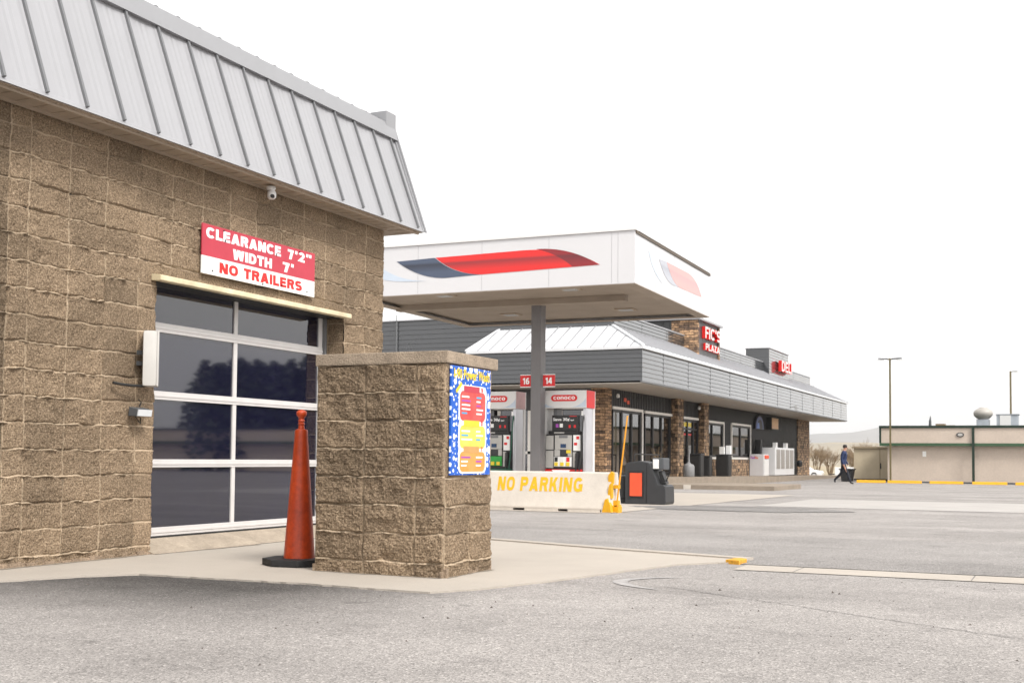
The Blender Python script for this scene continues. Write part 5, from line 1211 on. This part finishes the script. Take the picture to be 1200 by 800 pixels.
# ------------------------------------------------------------------ person walking to the right
def skin_mesh(V, E, RAD, sub=2):
    me = bpy.data.meshes.new('sk'); me.from_pydata(V, E, []); ob = bpy.data.objects.new('sk', me); COL.objects.link(ob)
    md = ob.modifiers.new('s', 'SKIN'); md.use_smooth_shade = True
    for i, r in enumerate(RAD):
        sv = me.skin_vertices[0].data[i]; sv.radius = (r if isinstance(r, tuple) else (r, r)); sv.use_root = (i == 0)
    ss = ob.modifiers.new('ss', 'SUBSURF'); ss.levels = sub; ss.render_levels = sub
    dg = bpy.context.evaluated_depsgraph_get(); out = bpy.data.meshes.new_from_object(ob.evaluated_get(dg))
    bpy.data.objects.remove(ob); bpy.data.meshes.remove(me); return out
PXp, PYp, PZp = -8.98, 54.3, -.2
pe = thing('person', 'person in navy jacket and black trousers walking across the lot', 'person', (PXp, PYp, PZp))
V = [(0, 0, .93),                                           # 0 pelvis
     (.01, 0, 1.10), (.03, 0, 1.30), (.04, 0, 1.44), (.06, 0, 1.53), (.085, 0, 1.60), (.09, 0, 1.70),   # 1-6 spine, neck, head
     (.03, -.10, .88), (.20, -.10, .50), (.33, -.10, .09), (.47, -.10, .045),                     # 7-10 leading leg
     (-.02, .10, .88), (-.10, .10, .50), (-.40, .10, .20), (-.38, .10, .075),                     # 11-14 trailing leg
     (.04, -.19, 1.41), (-.04, -.23, 1.14), (.04, -.22, .90), (.06, -.22, .81),                   # 15-18 near arm
     (.04, .19, 1.41), (.0, .23, 1.14), (.14, .22, .93), (.17, .22, .85)]                         # 19-22 far arm
Eg = [(0, 1), (1, 2), (2, 3), (3, 4), (4, 5), (5, 6), (0, 7), (7, 8), (8, 9), (9, 10), (0, 11), (11, 12), (12, 13), (13, 14), (3, 15), (15, 16), (16, 17), (17, 18), (3, 19), (19, 20), (20, 21), (21, 22)]
RAD = [(.13, .15), (.13, .15), (.14, .17), (.11, .14), .058, .082, .078, .095, .072, .050, .034, .095, .072, .050, .036, .075, .058, .045, .036, .075, .058, .045, .036]
me = skin_mesh(V, Eg, RAD)
for m_ in (JACKET, TROUS, SKIN, BLACK): me.materials.append(m_)
for p in me.polygons:
    c = p.center; i = 0
    if c.z < .90 and abs(c.y) < .17: i = 1
    if c.z < .11: i = 3
    if c.z > 1.505: i = 2
    if c.z < .90 and abs(c.y) > .17: i = 2
    p.material_index = i; p.use_smooth = True
me.name = 'body'; o = bpy.data.objects.new('body', me); COL.objects.link(o); o.parent = pe
q = MB(); q.lathe((PXp+.075, PYp, PZp+1.60), [(.070, 0.03), (.094, .07), (.095, .12), (.078, .165), (.035, .185)], 16); q.build('hair', HAIR, pe, smooth=True)
q = MB(); q.tube([(PXp+.16, PYp, PZp+1.64), (PXp+.19, PYp, PZp+1.615), (PXp+.165, PYp, PZp+1.60)], [.012, .016, .012], 6); q.build('nose', SKIN, pe)

# ------------------------------------------------------------------ trees, hills, far country
def bare_tree(x, y, z, h, seed, label, spread=.5, n0=5):
    rs = random.Random(seed); t = thing('bare_tree', label, 'tree', (x, y, z), 'bare trees beyond the lot')
    tk = MB(); br_ = MB(); segs = []
    def grow(p, d, l, r, lev, mbx):
        q_ = p+d*l; mid = p+d*l*.5+Vector((rs.uniform(-.06, .06), rs.uniform(-.06, .06), 0))*l
        mbx.tube([p, mid, q_], [r, r*.8, r*.6], 4 if lev else 6, cap=False)
        if lev >= 4: return
        for k in range(rs.choice([3, 3, 4]) if lev < 3 else 4):
            dd = (d+Vector((rs.uniform(-1, 1), rs.uniform(-1, 1), rs.uniform(-.2, .8)))*spread).normalized()
            grow(p+d*l*rs.uniform(.55, 1), dd, l*rs.uniform(.55, .8), r*.55, lev+1, br_)
    for k in range(n0):
        a = rs.uniform(0, 6.28); d = Vector((.28*math.cos(a), .28*math.sin(a), 1)).normalized()
        grow(Vector((x, y, z))+Vector((math.cos(a), math.sin(a), 0))*.15, d, h*.34, h*.017, 0, tk)
    tk.build('trunk', BARK, t); br_.build('crown', BARK, t)
    return t
names = ['tall bare tree behind the white trailer, nearest the shed', 'bare spreading tree between the car and the trailer', 'twiggy bare tree just right of the store end pier', 'low bare shrub-like tree behind the walking person', 'bare tree rising above the tan shed roof', 'pale bare tree half behind the end stone pier', 'small bare tree beside the white trailer drawbar', 'thin bare tree left of the shed', 'round bare tree far behind the trailer', 'scrubby bare tree far behind the car']
spots = [(-23.5, 160, 5.6), (-31.5, 158, 6.4), (-35.2, 162, 4.6), (-25.8, 165, 4.2), (-20.5, 168, 5.0), (-38.0, 170, 5.2), (-29.2, 166, 4.6), (-22.0, 172, 4.4), (-28, 180, 5.0), (-34, 182, 5.2)]
for i, ((x, y, h), lab) in enumerate(zip(spots, names)): bare_tree(x, y, -1.2, h, 40+i, lab, .62, 8)

def ridge(name, m, x0, x1, y0, depth, hfun, base, n=80):
    q = MB(); xs = np.linspace(x0, x1, n); rows = 7
    P = [[(x, y0+depth*j/(rows-1), base+(hfun(x)*(math.sin(math.pi/2*min(1, j/(rows-3))))+(random.Random(int(x)*7+j).uniform(-1, 1)*.03*hfun(x) if 0 < j < rows-1 else 0)) if j else base) for j in range(rows)] for x in xs]
    v = [p for r_ in P for p in r_]; f = [(i*rows+j, (i+1)*rows+j, (i+1)*rows+j+1, i*rows+j+1) for i in range(n-1) for j in range(rows-1)]
    q.add(v, f); return struct(q.build(name, m, smooth=True))
ridge('hill', HILL, -900, 500, 520, 500, lambda x: 17+4*math.sin(x/90+1.0)+2.5*math.sin(x/37)+(x+120)*.02, -2.5, 120)
ridge('mountain', MOUNT, -9000, 5000, 5200, 1800, lambda x: max(20, 190+60*math.sin(x/520+.8)+34*math.sin(x/190)+14*math.sin(x/70)), -2, 160)

# conifers across the lot, out of frame to the right: they show in the car wash door glass
q = MB(); rs = random.Random(77)
for i in range(60):
    az = R(39.8-.26*i); rr = 84+5*math.sin(i*2.1); x, y, z = -14.4+rr*math.sin(az), rr*math.cos(az), -.3; h = 7.3+.2*math.sin(i*1.7)+.35*math.cos(i*4.1)
    q.m = 0; q.tube([(x, y, z), (x, y, z+h*.9)], [h*.02, .02], 6); q.m = 1
    for k in range(500):
        f = rs.random()**.8; zz = z+h*(.03+.97*f); rr2 = (1-f**2.2)*h*.30*(.5+.5*math.sqrt(rs.random()))+.05; a = rs.uniform(0, 6.28)
        c = Vector((x+rr2*math.cos(a), y+rr2*math.sin(a), zz-rr2*.2)); s_ = h*.040*rs.uniform(.6, 1.4)
        u = Vector((rs.uniform(-1, 1), rs.uniform(-1, 1), rs.uniform(-.5, .5))).normalized()*s_; v_ = u.orthogonal().normalized()*s_*.7
        q.face([c-u, c+v_, c+u, c-v_])
o = q.build('conifer_wood', [BARK, NEEDLE]); o['kind'] = 'stuff'; o['label'] = 'dark conifer wood across the lot, mirrored in the garage door glass'

# ------------------------------------------------------------------ haze: the air itself
q = MB(); q.box(-9500, 5600, -300, 9600, -5, 330)
hm = bpy.data.materials.new('haze'); hm.use_nodes = True; N, L = nodes(hm); N.clear()
ou = N.new('ShaderNodeOutputMaterial'); pv = N.new('ShaderNodeVolumePrincipled'); pv.inputs['Color'].default_value = (.985, .99, 1.0, 1); pv.inputs['Density'].default_value = .00013; pv.inputs['Anisotropy'].default_value = .2
L.new(pv.outputs[0], ou.inputs['Volume'])
o = q.build('haze', hm); o['kind'] = 'stuff'
